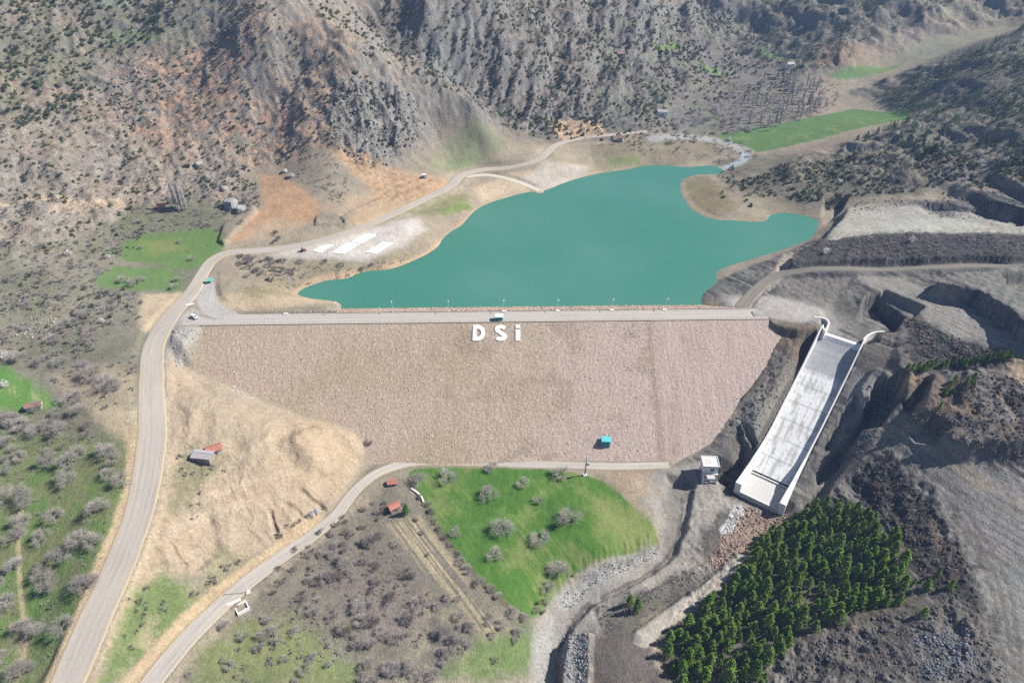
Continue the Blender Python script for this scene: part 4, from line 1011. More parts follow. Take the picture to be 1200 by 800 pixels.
# ------------------------------------------------------------------ houses and sheds
def house(name, px, py, L_, W_d, H, rh, rz, roofm, wallm, label, cat='house', windows=2, dz=0):
    p = at(px, py); r = empty(name, (p[0], p[1], p[2] + dz), label, cat, rz=rz)
    wl = MB().prism([(-L_/2, -W_d/2, -1.5), (-L_/2, W_d/2, -1.5), (-L_/2, W_d/2, H), (-L_/2, 0, H + rh), (-L_/2, -W_d/2, H)], (L_, 0, 0)).build('wall', wallm, r)
    e = .45; sl = rh / (W_d / 2); mb = MB()
    for s in (-1, 1):
        mb.prism([(-L_/2 - e, 0, H + rh + .05), (-L_/2 - e, s * (W_d/2 + e), H - sl * e + .05), (-L_/2 - e, s * (W_d/2 + e), H - sl * e + .22), (-L_/2 - e, 0, H + rh + .25)], (L_ + 2*e, 0, 0))
    rf = mb.build('roof', roofm, r)
    MB().box((0, 0, H + rh + .16), (L_ + 2*e, .35, .18)).build('ridge', roofm, rf)
    d = MB().box((L_ * .1, -W_d/2 - .04, -.2), (1.0, .08, 2.0)).build('door', M_wood, r)
    for k in range(windows):
        x = -L_/2 + L_ * (k + .6) / (windows + .6); 
        if abs(x - L_ * .1) < 1.1: x -= 1.4
        w = MB().box((x, -W_d/2 - .04, .9), (.9, .08, .9)).build('window', M_glass, r); MB().box((x, -W_d/2 - .08, .78), (1.1, .14, .1)).build('sill', M_conc, w)
    return r
house('house', 239, 537, 9.5, 5.5, 2.6, 1.0, R(-8), M_greyroof, M_stone, 'old stone house with a sagging grey roof on the sandy slope')
house('shed', 251.5, 529, 7.0, 5.0, 2.4, 1.3, R(30), M_redroof, M_plaster, 'red roofed shed touching the grey roofed house on the sand', 'shed', 1)
house('shed', 41, 478, 7.5, 4.2, 2.6, .9, R(18), M_brnroof, M_plaster, 'brown roofed shed among bare trees beside the green strips left', 'shed', 1)
house('hut', 462, 597, 5.2, 4.0, 3.0, 1.2, R(35), M_redroof, M_stone, 'red tiled hut beside the round evergreen near the field corner', 'hut', 1)
house('hut', 460, 567, 4.6, 3.0, 1.8, .6, R(8), M_redroof, M_stone, 'low red roofed hut at the bend of the lower road', 'hut', 1)
house('hut', 190, 245, 6.0, 4.5, 2.6, 1.2, R(20), M_redroof, M_stone, 'small ruined hut with rusty roof below the bare poplars', 'hut', 1)
house('house', 776, 135, 10, 7, 4, 1.6, R(-10), M_greyroof, M_white, 'white walled house at the head of the reservoir valley')
house('house', 727, 67, 9, 7, 4, 1.8, R(15), M_brnroof, M_stone, 'dark lonely house high on the far mountain slope')
house('house', 925, 79, 9, 7, 4, 1.8, R(15), M_greyroof, M_white, 'tiny white house beside the bright strip in the far valley')
house('shed', 727, 203 - 38, 6, 4, 3, 1, R(-20), M_brnroof, M_plaster, 'small shed above the lake inlet beside the shore road', 'shed', 1)

# tarpaulin shelter and signs near the junction
p = at(246, 331); r = empty('shelter', tuple(p), 'turquoise sheet covered shelter beside the road junction', 'shelter', rz=R(20))
MB().prism([(-2.6,-1.6,1.7),(2.6,-1.6,1.7),(2.6,1.6,2.2),(-2.6,1.6,2.2)], (0, 0, .12)).build('roof_sheet', M_tarp, r)
for a in (-2.3, 2.3):
    for b2 in (-1.4, 1.4): MB().tube((a, b2, -.3), (a, b2, 1.75 if b2 < 0 else 2.15), .08).build('leg', M_wood, r)
p = at(222.5, 357.5); props(MB().box((0,0,0), (5.0, 1.6, .5), R(20)).build('concrete_slab', M_white, bevel=.05), 'lone white slab beside the road above the van', 'concrete slab').location = tuple(p + [0, 0, .05])
# concrete slabs of the yard on the peninsula
for nm, q, lb in [('concrete_slab', [(366.7,294.8),(377,289),(391,287.4),(376.5,296.3)], 'broad white concrete slab nearest the red tractor'), ('concrete_slab', [(388.5,296.8),(406,285.6),(421.5,286),(402.5,297.5)], 'long white concrete slab in the middle of the shore yard'),
                  ('concrete_slab', [(412,284),(428.5,274.6),(440.5,276),(423.5,285.4)], 'white concrete slab farthest up the shore yard by the road'), ('concrete_slab', [(428.5,296.2),(448.5,284.6),(460.5,285.4),(440.5,297.5)], 'white concrete slab nearest the water in the shore yard')]:
    P = W_(q); c0 = P.mean(0); z = c0[2] + .12
    o = MB().prism([(a - c0[0], b2 - c0[1], h_ - c0[2] - .5) for a, b2, h_ in P], (0, 0, .85)).build(nm, M_letter); o.location = (c0[0], c0[1], z); props(o, lb, 'concrete slab', 'concrete slabs of the yard')
# red tractor beside the slabs
p = at(355.5, 294.5); r = empty('tractor', tuple(p + [0, 0, .05]), 'small red tractor parked beside the white slabs', 'tractor', rz=R(25))
MB().box((.9, 0, .75), (2.0, .8, .8)).build('hood', M_red, r, bevel=.08); MB().box((-.6, 0, .7), (1.3, 1.3, .6)).build('body', M_red, r)
cb = MB().box((-.6, 0, 1.3), (1.2, 1.2, 1.2), 0, (.9, .9)).build('cab', M_glass, r); MB().box((-.6, 0, 2.5), (1.4, 1.4, .12)).build('cab_roof', M_red, cb)
for s in (-1, 1):
    MB().tube((-.7, s * .7, .75), (-.7, s * 1.1, .75), .75, n=14).build('wheel', M_tyre, r); MB().tube((1.5, s * .6, .42), (1.5, s * .9, .42), .42, n=12).build('wheel', M_tyre, r)
# blue cabin at the end of the terraced clearing
p = at(497, 208.6); r = empty('cabin', tuple(p), 'tiny blue cabin at the upper edge of the ploughed clearing', 'cabin', rz=.3)
MB().box((0, 0, -.3), (3.4, 2.4, 2.6)).build('body', M_blue, r); MB().box((0, 0, 2.3), (3.7, 2.7, .2)).build('roof', M_white, r); MB().box((.6, -1.23, 0), (.9, .06, 1.9)).build('door', M_white, r)
# ------------------------------------------------------------------ power poles
p = at(685.5, 557); r = empty('power_pole', tuple(p), 'grey concrete power pole on a white footing at the field edge', 'power pole')
MB().box((0, 0, -.5), (2.2, 1.8, 1.3), .2).build('footing', M_white, r)
MB().box((0, 0, .8), (.75, .6, 13.5), 0, (.5, .5)).build('pole', M_concg, r)
ca_ = MB().box((0, 0, 13.2), (3.2, .2, .25), .5).build('crossarm', M_steel, r)
for k in (-1.4, 0, 1.4): MB().tube((k * math.cos(.5), k * math.sin(.5), 13.45), (k * math.cos(.5), k * math.sin(.5), 13.9), .12).build('insulator', M_white, ca_)
MB().box((.9, -.5, 8.6), (1.2, .9, 1.6)).build('transformer', M_concg, r)
p = at(291, 694); r = empty('power_pole', tuple(p), 'slim white pole beside the lower road near the concrete trough', 'power pole')
MB().box((0, 0, -.4), (1.8, 1.5, 1.0), .6).build('footing', M_conc, r); MB().tube((0, 0, .5), (0, 0, 10.5), .2, .12).build('pole', M_white, r)
ca_ = MB().box((0, 0, 10.2), (1.8, .15, .2), .9).build('crossarm', M_steel, r)
# concrete trough below the pole
p = at(284, 713); r = empty('trough', tuple(p), 'open white concrete trough beside the lower road', 'trough', rz=R(38))
for nm, c0, d in (('wall', (0, -2.2, -.5), (5.4, .5, 1.9)), ('wall', (0, 2.2, -.5), (5.4, .5, 1.9)), ('wall', (-2.45, 0, -.5), (.5, 3.9, 1.9)), ('wall', (2.45, 0, -.5), (.5, 3.9, 1.3))): MB().box(c0, d).build(nm, M_conc, r)
MB().box((0, 0, -.55), (4.4, 3.9, .4)).build('floor_slab', M_concg, r)
p = at(274, 706); props(MB().box((0, 0, 0), (6.0, 1.2, .4), R(30)).build('kerb_block', M_white, bevel=.05), 'white kerb block at the road edge beside the trough', 'kerb block').location = tuple(p + [0, 0, .05])
# white sheet by the evergreen
S = spline(at([482,488,494,496.5],[573,577,583,589]), 1.0); mb = ribbon_wall(MB(), S[:, :2] - S[0, :2], S[:, 2] - S[0, 2] + .9, S[:, 2] - S[0, 2] - .3, -.4, .4)
o = mb.build('retaining_wall', M_white); o.location = tuple(S[0]); props(o, 'short curved white wall at the upper left field corner', 'wall')
# ------------------------------------------------------------------ boulders
def boulder_mesh(seed, name='boulder'):
    import bmesh
    bm = bmesh.new(); bmesh.ops.create_icosphere(bm, subdivisions=3, radius=1)
    rg = np.random.default_rng(seed); pl = [(Vector(rg.normal(0, 1, 3)).normalized(), rg.uniform(.55, .85)) for _ in range(9)]
    for v in bm.verts:
        for n_, d in pl:
            e = v.co.dot(n_) - d
            if e > 0: v.co -= n_ * e
        v.co *= 1 + .05 * math.sin(v.co.x * 9 + seed) * math.cos(v.co.y * 8)
    me = bpy.data.meshes.new(name); bm.to_mesh(me); bm.free(); me.materials.append(M_rock); return me
BM_ = [boulder_mesh(i) for i in range(4)]
for i, (px, py, s, lb) in enumerate([(233, 193, 3.6, 'pale rounded boulder on the slope above the bare poplars'), (271, 243, 6.5, 'split grey crag among thickets beside the orange clearing'), (283, 247, 5.0, 'pale crag beside the split grey crag'), (262, 222, 3.2, 'flat pale rock in the thicket above the split crag'), (341, 207, 3.5, 'white boulder at the top edge of the orange clearing'), (334, 202, 2.6, 'smaller white boulder above the orange clearing')]):
    p = at(px, py); o = bpy.data.objects.new('boulder', BM_[i % 4]); COL.objects.link(o); o.location = tuple(p + [0, 0, s * .2]); o.scale = (s * 1.1, s, s * .9); o.rotation_euler = (RNG.uniform(-.3, .3), RNG.uniform(-.3, .3), RNG.uniform(0, 6)); props(o, lb, 'boulder', 'boulders on the left slope')
# ------------------------------------------------------------------ vegetation
def leaf_mat(name, cols, rnd=.35, trans=0.0):
    m, nt, b = new_mat(name); L = nt.links.new
    oi = N(nt, 'ShaderNodeObjectInfo'); ge = N(nt, 'ShaderNodeNewGeometry')
    cr = N(nt, 'ShaderNodeValToRGB'); e = cr.color_ramp.elements
    for i, c_ in enumerate(cols):
        if i < 2: e[i].position = i / (len(cols) - 1); e[i].color = (*c_, 1)
        else: x = e.new(i / (len(cols) - 1)); x.color = (*c_, 1)
    if len(cols) > 2: e[1].position = 1 / (len(cols) - 1)
    mx = N(nt, 'ShaderNodeMath', operation='MULTIPLY_ADD'); mx.inputs[1].default_value = .5
    L(oi.outputs['Random'], mx.inputs[0]); sc_ = N(nt, 'ShaderNodeMath', operation='MULTIPLY'); sc_.inputs[1].default_value = .5
    L(ge.outputs['Random Per Island'], sc_.inputs[0]); L(sc_.outputs[0], mx.inputs[2]); L(mx.outputs[0], cr.inputs[0])
    at_ = N(nt, 'ShaderNodeAttribute', attribute_name='Col'); ml = N(nt, 'ShaderNodeMix', data_type='RGBA', blend_type='MULTIPLY'); ml.inputs[0].default_value = 1
    L(cr.outputs[0], ml.inputs[6]); L(at_.outputs['Color'], ml.inputs[7])
    L(ml.outputs[2], b.inputs['Base Color']); b.inputs['Roughness'].default_value = .8; b.inputs['Specular IOR Level'].default_value = .15
    return m
M_pine = leaf_mat('pine_needles', [(.095,.165,.022),(.15,.25,.034),(.23,.34,.055)])
M_dpine = leaf_mat('dark_needles', [(.05,.09,.030),(.075,.13,.042),(.11,.17,.055)])
M_juni = leaf_mat('juniper_needles', [(.060,.080,.034),(.090,.112,.046),(.14,.15,.062)])
M_twig = leaf_mat('bare_twigs', [(.32,.285,.26),(.41,.375,.345),(.52,.48,.44)])
M_dtwig = leaf_mat('dark_twigs', [(.20,.178,.16),(.28,.252,.23),(.36,.325,.30)])
M_ptwig = leaf_mat('poplar_twigs', [(.50,.47,.46),(.60,.57,.55),(.70,.67,.65)])
M_bloss = leaf_mat('white_blossom', [(.55,.50,.50),(.70,.66,.66),(.80,.78,.78)])
M_yel = leaf_mat('yellow_green_buds', [(.14,.16,.04),(.20,.22,.06),(.26,.27,.09)])
M_bark = pmat('bark', (.14,.11,.09), .95, noise=.3, scale=3)
M_pbark = pmat('pale_bark', (.34,.30,.28), .95, noise=.3, scale=3)
def unit(rg, n):
    d = rg.normal(0, 1, (n, 3)); return d / np.linalg.norm(d, axis=1)[:, None]
def leaf_tris(P, rg, size, up=.0):
    """a small bent leaf clump (2 triangles) at every point"""
    n = len(P); a = unit(rg, n); a[:, 2] *= .6; b = unit(rg, n); s = size * rg.uniform(.6, 1.3, n)[:, None]
    c_ = np.cross(a, b); c_ /= np.linalg.norm(c_, axis=1)[:, None] + 1e-9
    V = np.stack([P - a * s * .5, P + c_ * s * .45, P + a * s * .6, P - c_ * s * .45 + b * s * .15], 1).reshape(-1, 3)
    k = np.arange(n)[:, None] * 4; F = np.concatenate([k + [0, 1, 2], k + [0, 2, 3]], 0); return V, F
def stick_tris(A, B, ra, rb=0.0):
    """three-sided sticks from A to B"""
    A = np.asarray(A, float); B = np.asarray(B, float); n = len(A); d = B - A; d /= np.linalg.norm(d, axis=1)[:, None] + 1e-9
    u = np.cross(d, [.31, .57, .76]); u /= np.linalg.norm(u, axis=1)[:, None] + 1e-9; w = np.cross(d, u); V = []
    ra = np.broadcast_to(ra, n)[:, None]; rb = np.broadcast_to(rb, n)[:, None]
    for c0, r in ((A, ra), (B, rb)):
        for t in (0, 2.094, 4.189): V.append(c0 + (u * math.cos(t) + w * math.sin(t)) * r)
    V = np.stack(V, 1).reshape(-1, 3); k = np.arange(n)[:, None] * 6; F = []
    for i in range(3):
        j = (i + 1) % 3; F += [k + [i, j, 3 + j], k + [i, 3 + j, 3 + i]]
    return V, np.concatenate(F, 0)
def join(*ms):
    V = []; F = []; k = 0
    for v, f in ms: V.append(v); F.append(f + k); k += len(v)
    return np.concatenate(V), np.concatenate(F)
def pine_parts(seed, H, rad, n, bottom=.12):
    rg = np.random.default_rng(seed)
    tr = stick_tris([[0,0,-.5],[0,0,H*.5]], [[0,0,H*.5],[0,0,H*.97]], [.17*H/9,.10*H/9], [.10*H/9,.02])
    P = []; K = int(H / .75)
    for i in range(K):
        f = (i + .5) / K; z = H * (bottom + (1 - bottom) * f); rr = rad * (1 - f) ** .75 * (.85 + .3 * rg.random()) + .12
        nb = max(4, int(8 * (1 - f) + 3))
        for b_i in range(nb):
            a = 2 * math.pi * (b_i + rg.random() * .8) / nb; r1 = rr * rg.uniform(.7, 1.12); m_ = max(2, int(n / K / nb))
            t = rg.uniform(.25, 1, m_) ** .7
            P.append(np.c_[np.cos(a) * r1 * t, np.sin(a) * r1 * t, z + (.28 * t * t - .1) * r1 + 0 * t] + rg.normal(0, .16 * rad / 2.4, (m_, 3)))
    P = np.concatenate(P); return tr, leaf_tris(P, rg, (.62 if n < 1500 else .42) * rad / 2.4)
def ball_leaves(seed, rx, rz, n, size, lobes=6):
    rg = np.random.default_rng(seed); ctr = unit(rg, lobes) * [rx*.5, rx*.5, rz*.35]; ctr[:, 2] = np.abs(ctr[:, 2]) + rz * .35
    w = rg.integers(0, lobes, n); d = unit(rg, n) * (rg.random(n)[:, None] ** .4) * [rx*.55, rx*.55, rz*.5]
    P = ctr[w] + d; P[:, 2] = np.maximum(P[:, 2], .05); return leaf_tris(P, rg, size)
def bare_parts(seed, H, spread, levels=3, twigs=900, tw=.045, trunk_f=.18):
    """trunk with limbs, and a cloud of fine twigs"""
    rg = np.random.default_rng(seed); A = []; B = []; RA = []; RB = []
    def grow(p, d, L_, r, lv):
        q = p + d * L_; A.append(p); B.append(q); RA.append(r); RB.append(r * .68)
        if lv == 0: ends.append((q, d, L_)); return
        for k in range(rg.integers(3, 5)):
            nd = d + unit(rg, 1)[0] * spread; nd[2] = nd[2] * .8 + .12; nd /= np.linalg.norm(nd)
            grow(q - d * L_ * rg.uniform(0, .25), nd, L_ * rg.uniform(.62, .85), r * .6, lv - 1)
    ends = []; h0 = H * trunk_f
    A.append(np.array([0, 0, -.6])); B.append(np.array([0, 0, h0])); RA.append(H * .032); RB.append(H * .026)
    for k in range(rg.integers(3, 6)):
        d = unit(rg, 1)[0]; d[2] = abs(d[2]) * .5 + .55; d[:2] *= spread * 1.4; d /= np.linalg.norm(d)
        grow(np.array([0, 0, h0 * .9]), d, H * (.27 if levels < 4 else .21), H * .016, levels - 1)
    tr = stick_tris(A, B, np.array(RA), np.array(RB))
    E = np.array([e[0] for e in ends]); D = np.array([e[1] for e in ends]); w = rg.integers(0, len(E), twigs); t = rg.uniform(-1.0, .9, twigs)[:, None]
    st = E[w] + D[w] * t * H * .12 + rg.normal(0, H * .03, (twigs, 3)); dr = D[w] + unit(rg, twigs) * .75; dr[:, 2] += .15; dr /= np.linalg.norm(dr, axis=1)[:, None]
    return tr, stick_tris(st, st + dr * (H * rg.uniform(.10, .20, twigs))[:, None], tw * H / 7 * rg.uniform(.6, 1.2, twigs), .008)
def poplar_parts(seed, H, twigs=700):
    rg = np.random.default_rng(seed); tr = stick_tris([[0,0,-.5],[0,0,H*.5]], [[0,0,H*.5],[.2,0,H]], [H*.014,H*.009], [H*.009,.02])
    z = H * rg.uniform(.08, .9, twigs); a = rg.uniform(0, 6.28, twigs); r = .25 * rg.random(twigs)
    st = np.c_[np.cos(a) * r, np.sin(a) * r, z]; w = H * .055 * (1 - .6 * z / H)
    en = st + np.c_[np.cos(a) * w, np.sin(a) * w, H * rg.uniform(.07, .15, twigs)]
    return tr, stick_tris(st, en, .05, .012)
def tri_mesh(name, VF, mat, col=None):
    V, F = VF; me = bpy.data.meshes.new(name); V = np.asarray(V, np.float32); F = np.asarray(F, np.int32)
    me.vertices.add(len(V)); me.vertices.foreach_set('co', V.ravel()); me.loops.add(F.size); me.loops.foreach_set('vertex_index', F.ravel())
    me.polygons.add(len(F)); me.polygons.foreach_set('loop_start', np.arange(0, F.size, 3, dtype=np.int32)); me.polygons.foreach_set('loop_total', np.full(len(F), 3, np.int32))
    a = me.color_attributes.new('Col', 'FLOAT_COLOR', 'POINT'); c_ = np.ones((len(V), 4), np.float32)
    if col is not None: c_[:, :3] = col
    a.data.foreach_set('color', c_.ravel()); me.update(calc_edges=True); me.materials.append(mat); return me
def mobj(name, me, parent=None):
    o = bpy.data.objects.new(name, me); COL.objects.link(o); o.parent = parent; return o
class Kind:
    """a few variants of one plant; each new plant is a copy of a variant with its parts"""
    def __init__(s, name, cat, variants): s.name, s.cat, s.var, s.k = name, cat, variants, 0      # variant: list of (part name, mesh); single mesh for small shrubs
    def put(s, p, scale, label, group, rz=None, tilt=.06):
        v = s.var[s.k % len(s.var)]; s.k += 1
        if len(v) == 1: r = bpy.data.objects.new(s.name, v[0][1]); COL.objects.link(r)
        else:
            r = bpy.data.objects.new(s.name, None); COL.objects.link(r)
            for nm, me in v:
                o = bpy.data.objects.new(nm, me); COL.objects.link(o); o.parent = r
        sc_ = scale if np.ndim(scale) else (scale, scale, scale)
        r.location = tuple(p); r.scale = sc_; r.rotation_euler = (RNG.uniform(-tilt, tilt), RNG.uniform(-tilt, tilt), RNG.uniform(0, 6.28) if rz is None else rz)
        return props(r, label, s.cat, group)
def two(nm, parts, mb_, ml_): return [('trunk', tri_mesh(nm + '_trunk', parts[0], mb_)), ('crown', tri_mesh(nm + '_crown', parts[1], ml_))]
K_pine = Kind('pine_tree', 'pine tree', [two('pine', pine_parts(s, 9, 2.2 + .35 * (s % 3), 2300, .08 + .04 * (s % 2)), M_bark, M_pine) for s in range(4)])
K_dpine = Kind('pine_tree', 'pine tree', [two('dark_pine', pine_parts(20 + s, 8, 2.4, 520, .05), M_bark, M_dpine) for s in range(3)])
K_bare = Kind('bare_tree', 'tree', [two('bare', bare_parts(s, 7, .95, 4, 1150, .026), M_pbark, M_twig) for s in range(5)])
K_bared = Kind('bare_tree', 'tree', [two('bare_dark', bare_parts(30 + s, 6.5, .9, 4, 1100, .028), M_bark, M_dtwig) for s in range(3)])
K_bloss = Kind('blossom_tree', 'tree', [two('blossom', (bare_parts(50 + s, 6, .7, 3, 60)[0], ball_leaves(50 + s, 3.2, 5.0, 420, .5)), M_pbark, M_bloss) for s in range(2)])
K_pop = Kind('poplar_tree', 'poplar', [two('poplar', poplar_parts(60 + s, 20), M_pbark, M_ptwig) for s in range(3)])
K_yel = Kind('budding_tree', 'tree', [two('budding', (bare_parts(70 + s, 6, .6, 3, 60)[0], ball_leaves(70 + s, 2.8, 4.6, 420, .42)), M_bark, M_yel) for s in range(2)])
K_juni = Kind('juniper_bush', 'bush', [[('juniper', tri_mesh('juniper', ball_leaves(80 + s, 1.5, 2.0, 190, .42), M_juni))] for s in range(4)])
K_bush = Kind('bare_bush', 'bush', [[('bare_bush', tri_mesh('bare_bush', join(*bare_parts(90 + s, 3.0, 1.0, 2, 420, .085, .05)), M_dtwig))] for s in range(4)])

def inside(poly, n, jit=None):
    """n random spots in a picture-drawn plot, on the ground"""
    P = W_(poly)[:, :2]; out = []; lo, hi = P.min(0), P.max(0)
    while len(out) < n:
        q = RNG.uniform(lo, hi, (n * 4, 2)); q = q[_sd(P, q[:, 0], q[:, 1]) < 0]; out += list(q)
    q = np.array(out[:n]); return np.c_[q, hf(q[:, 0], q[:, 1])]
def spread(poly, gap, n=9999, jitter=.35):
    """jittered rows"""
    P = W_(poly)[:, :2]; lo, hi = P.min(0), P.max(0); gx = np.arange(lo[0], hi[0], gap); gy = np.arange(lo[1], hi[1], gap * .9)
    A, B = np.meshgrid(gx, gy); A = A + (np.arange(len(gy)) % 2)[:, None] * gap * .5
    A = A + RNG.uniform(-jitter, jitter, A.shape) * gap; B = B + RNG.uniform(-jitter, jitter, B.shape) * gap
    q = np.c_[A.ravel(), B.ravel()]; q = q[_sd(P, q[:, 0], q[:, 1]) < 0]; RNG.shuffle(q); q = q[:n]
    return np.c_[q, hf(q[:, 0], q[:, 1])]
def U(a, b): return float(RNG.uniform(a, b))

# plantation beside the spillway outlet
PLANT = [(775,792),(782,750),(812,722),(850,690),(872,655),(905,618),(940,598),(985,590),(1015,600),(1050,632),(1068,662),(1072,700),(1040,712),(1000,722),(960,740),(930,752),(905,785),(890,806),(790,806)]
PC = W_([(930, 690)])[0]; top_p = None
for p in spread(PLANT, 4.9, 298, .24):
    if RNG.random() < .05: continue
    s = U(.6, 1.15) * (1 if RNG.random() < .85 else .55)
    K_pine.put(p, (s * 1.15, s * 1.15, s * U(.88, 1.15)), 'green pine in the dense plantation on the spoil heap below the spillway', 'plantation pines')
for px, py, s, lb in [(747,716,1.1,'rounded pine of the pair between the stream and the gravel strip'), (738,708,.85,'smaller pine of the pair beside the stream bend'), (1085,690,.8,'lone pine just outside the right edge of the plantation'), (1098,676,.7,'small pine on dark spoil right of the plantation'), (1112,690,.75,'outermost pine on dark spoil beside the haul road'), (1080,722,.7,'low pine below the right corner of the plantation')]:
    K_pine.put(at(px, py), s, lb, 'pines near the plantation')
for t in np.linspace(0, 1, 22):
    px = 1062 + 122 * t + U(-2, 2); py = 437 - 17 * t + U(-2.5, 2)
    K_pine.put(at(px, py), U(.5, .75), 'young pine in the row along the terrace right of the spillway', 'young pines along the terrace')
for px, py in [(1112,455),(1118,447),(1106,463),(1116,461),(1100,480),(1140,446),(1132,450)]:
    K_pine.put(at(px, py), U(.5, .7), 'young pine on the brown bank below the terrace row', 'pines on the brown bank')
K_pine.put(at(476, 603), (1.0, 1.0, .95), 'round bushy evergreen beside the red tiled hut', None)
# trees standing in the green field by the toe road
for i, (px, py, s, lb) in enumerate([(490,566,.95,'bare tree at the top left corner of the green field'), (523,563,1.05,'wide bare tree under the toe road near the field top'), (577,550,.8,'bare tree on the verge between toe road and green field'), (573,583,1.0,'bare tree in the upper middle of the green field'), (613,568,.7,'thin bare tree high in the green field, middle'),
      (657,557,.95,'bare tree at the field edge left of the power pole'), (668,612,1.25,'largest spreading bare tree in the green field'), (588,622,1.15,'big bare tree in the centre of the green field'), (630,588,.5,'little bare sapling in the green field'), (634,634,.95,'bare tree right of the field centre'), (534,625,.6,'small pale tree near the left hedge of the field'), (578,652,.8,'bare tree low in the left half of the field'), (655,672,1.1,'bare tree leaning over the stream bank at the field edge'), (641,690,.7,'bush-like bare tree on the bank at the field tip')]):
    K_bare.put(at(px, py), (s * 1.4, s * 1.4, s * 1.15), lb, 'bare trees of the green field')
for px, py, s in [(510,612,.5),(515,622,.55),(520,630,.5),(528,640,.45),(505,600,.45),(537,650,.5),(498,592,.4)]:
    K_bared.put(at(px, py), s, 'dark hedge tree along the upper left border of the green field', 'hedge trees of the field border')
for px, py, s in [(548,668,.7),(562,684,.75),(575,690,.6),(585,700,.6),(600,720,.7),(540,660,.6),(615,725,.6),(628,716,.5),(640,706,.5)]:
    K_bare.put(at(px, py), s, 'grey tree along the lower border of the green field', 'border trees below the field')
for px, py, s, lb in [(632,707,.6,'yellow green budding tree on the bank at the field tip'), (410,738,.7,'yellow green budding tree amid the grey scrub'), (637,718,.5,'small budding tree under the field tip bank'), (671,675,.35,'tiny green bush beside the leaning bank tree')]:
    K_yel.put(at(px, py), s, lb, 'budding trees')
# thicket between the lower road and the stream
for p in inside([(345,690),(380,645),(430,625),(470,640),(500,700),(470,750),(430,760),(380,730)], 46): (K_bared if RNG.random() < .5 else K_bare).put(p, U(.5, 1.0), 'grey bare tree in the thicket between lower road and field', 'thicket trees')
for p in inside([(215,800),(250,745),(290,715),(330,730),(420,800)], 24): K_bare.put(p, U(.35, .75), 'grey bare tree in the rough plot below the concrete trough', 'trees below the trough')
for p in inside([(330,650),(400,605),(440,575),(460,600),(420,625),(370,660),(350,690),(320,700)], 30): K_bared.put(p, U(.3, .6), 'low dark tree on the bank below the lower road', 'bank trees below the road')
for p in inside([(430,755),(500,735),(560,745),(520,800),(420,800)], 26): K_bare.put(p, U(.5, .95), 'pale grey tree at the bottom edge between scrub and field', 'pale trees at the bottom')
for p in inside([(440,590),(455,560),(500,570),(520,640),(505,660),(470,610)], 12): K_bared.put(p, U(.3, .5), 'dark small tree near the red tiled huts', 'trees round the huts')
for p in inside([(500,680),(560,700),(610,740),(590,790),(520,740)], 14): K_bare.put(p, U(.4, .8), 'grey tree along the dry strips below the green field', 'trees on the dry strips')
# orchard left of the wide road
for p in spread([(-30,520),(60,500),(140,520),(150,570),(132,640),(100,700),(60,760),(20,800),(-40,800)], 14.0, 92, .45): K_bare.put(p, U(.75, 1.45), 'bare grey fruit tree in the grassy orchard left of the wide gravel road', 'orchard trees')
for p in inside([(-30,470),(60,480),(110,500),(100,530),(-30,540)], 26): (K_bared if RNG.random() < .4 else K_bare).put(p, U(.5, .95), 'bare tree in the thicket around the brown roofed shed', 'trees round the brown shed')
for px, py, s in [(110,440,1.3),(125,452,1.25),(136,453,1.0),(95,433,1.0),(72,426,.9),(48,426,.9),(85,470,1.1),(92,484,1.0),(20,420,1.0),(25,500,1.0),(12,492,.8),(84,380,.9),(95,372,.9),(70,385,.8),(120,365,.6),(135,362,.6),(60,400,.8),(75,350,.6)]:
    K_bare.put(at(px, py), (1.35 * s, 1.35 * s, s), 'spreading bare tree on the dry meadow above the orchard', 'meadow trees')
for px, py, s in [(100,340,.5),(115,350,.45),(125,345,.5),(140,350,.45),(150,360,.4),(108,360,.5),(130,372,.5),(145,340,.4)]:
    K_juni.put(at(px, py), 2.6 * s, 'dark evergreen shrub in the thicket under the lower green plot', 'shrubs under the green plot')
for px, py, s in [(146,330,1.0),(158,334,1.1),(166,330,.8),(205,338,.8),(208,330,.7),(212,285,.6),(225,305,.7),(165,292,.5)]:
    K_bare.put(at(px, py), s, 'bare tree standing in or beside the two bright green plots', 'trees of the green plots')
for px, py, s, lb in [(82,300,.9,'white blossom tree on the slope left of the green plots'), (127,303,.6,'small white blossom tree at the corner of the upper green plot'), (6,420,1.0,'white blossom tree at the left edge above the green strips'), (6,452,.8,'lower white blossom tree beside the green strips'), (120,378,.6,'white blossom tree below the dark thicket'), (968,297,.9,'white blossom tree at the end of the dark scrub ridge'), (1068,283,.8,'white blossom tree on top of the scrub ridge'),
      (1150,193,.9,'white blossom tree above the terraces, inner one'), (1180,190,.8,'white blossom tree above the terraces, outer one'), (1105,182,.9,'pale blossom tree in the scrub slope above the plateau'), (855,165,.8,'white blossom tree at the near tip of the far green field'), (365,605,.7,'white blossom thicket tree at the foot of the sand slope'), (372,600,.6,'second white blossom tree at the foot of the sand slope'), (985,215,.7,'white blossom tree on the slope above the grey plateau')]:
    K_bloss.put(at(px, py), s, lb, 'blossom trees')
for px, py, s, lb in [(206,243,1.05,'left poplar of the bare cluster beside the ruined hut'), (213,246,1.15,'middle and tallest poplar of the bare cluster'), (219,246,.95,'right poplar of the bare cluster'), (209,244,.9,'inner poplar of the bare cluster')]:
    K_pop.put(at(px, py), (1.4 * s, 1.4 * s, s), lb, 'poplars by the ruined hut', tilt=.03)
for p in inside([(880,150),(870,120),(890,95),(930,90),(965,100),(975,122),(940,140),(900,155)], 70): K_pop.put(p, (U(.9, 1.4), U(.9, 1.4), U(.5, .85)), 'tall bare poplar in the grove on the valley floor beyond the far field', 'valley poplars', tilt=.03)
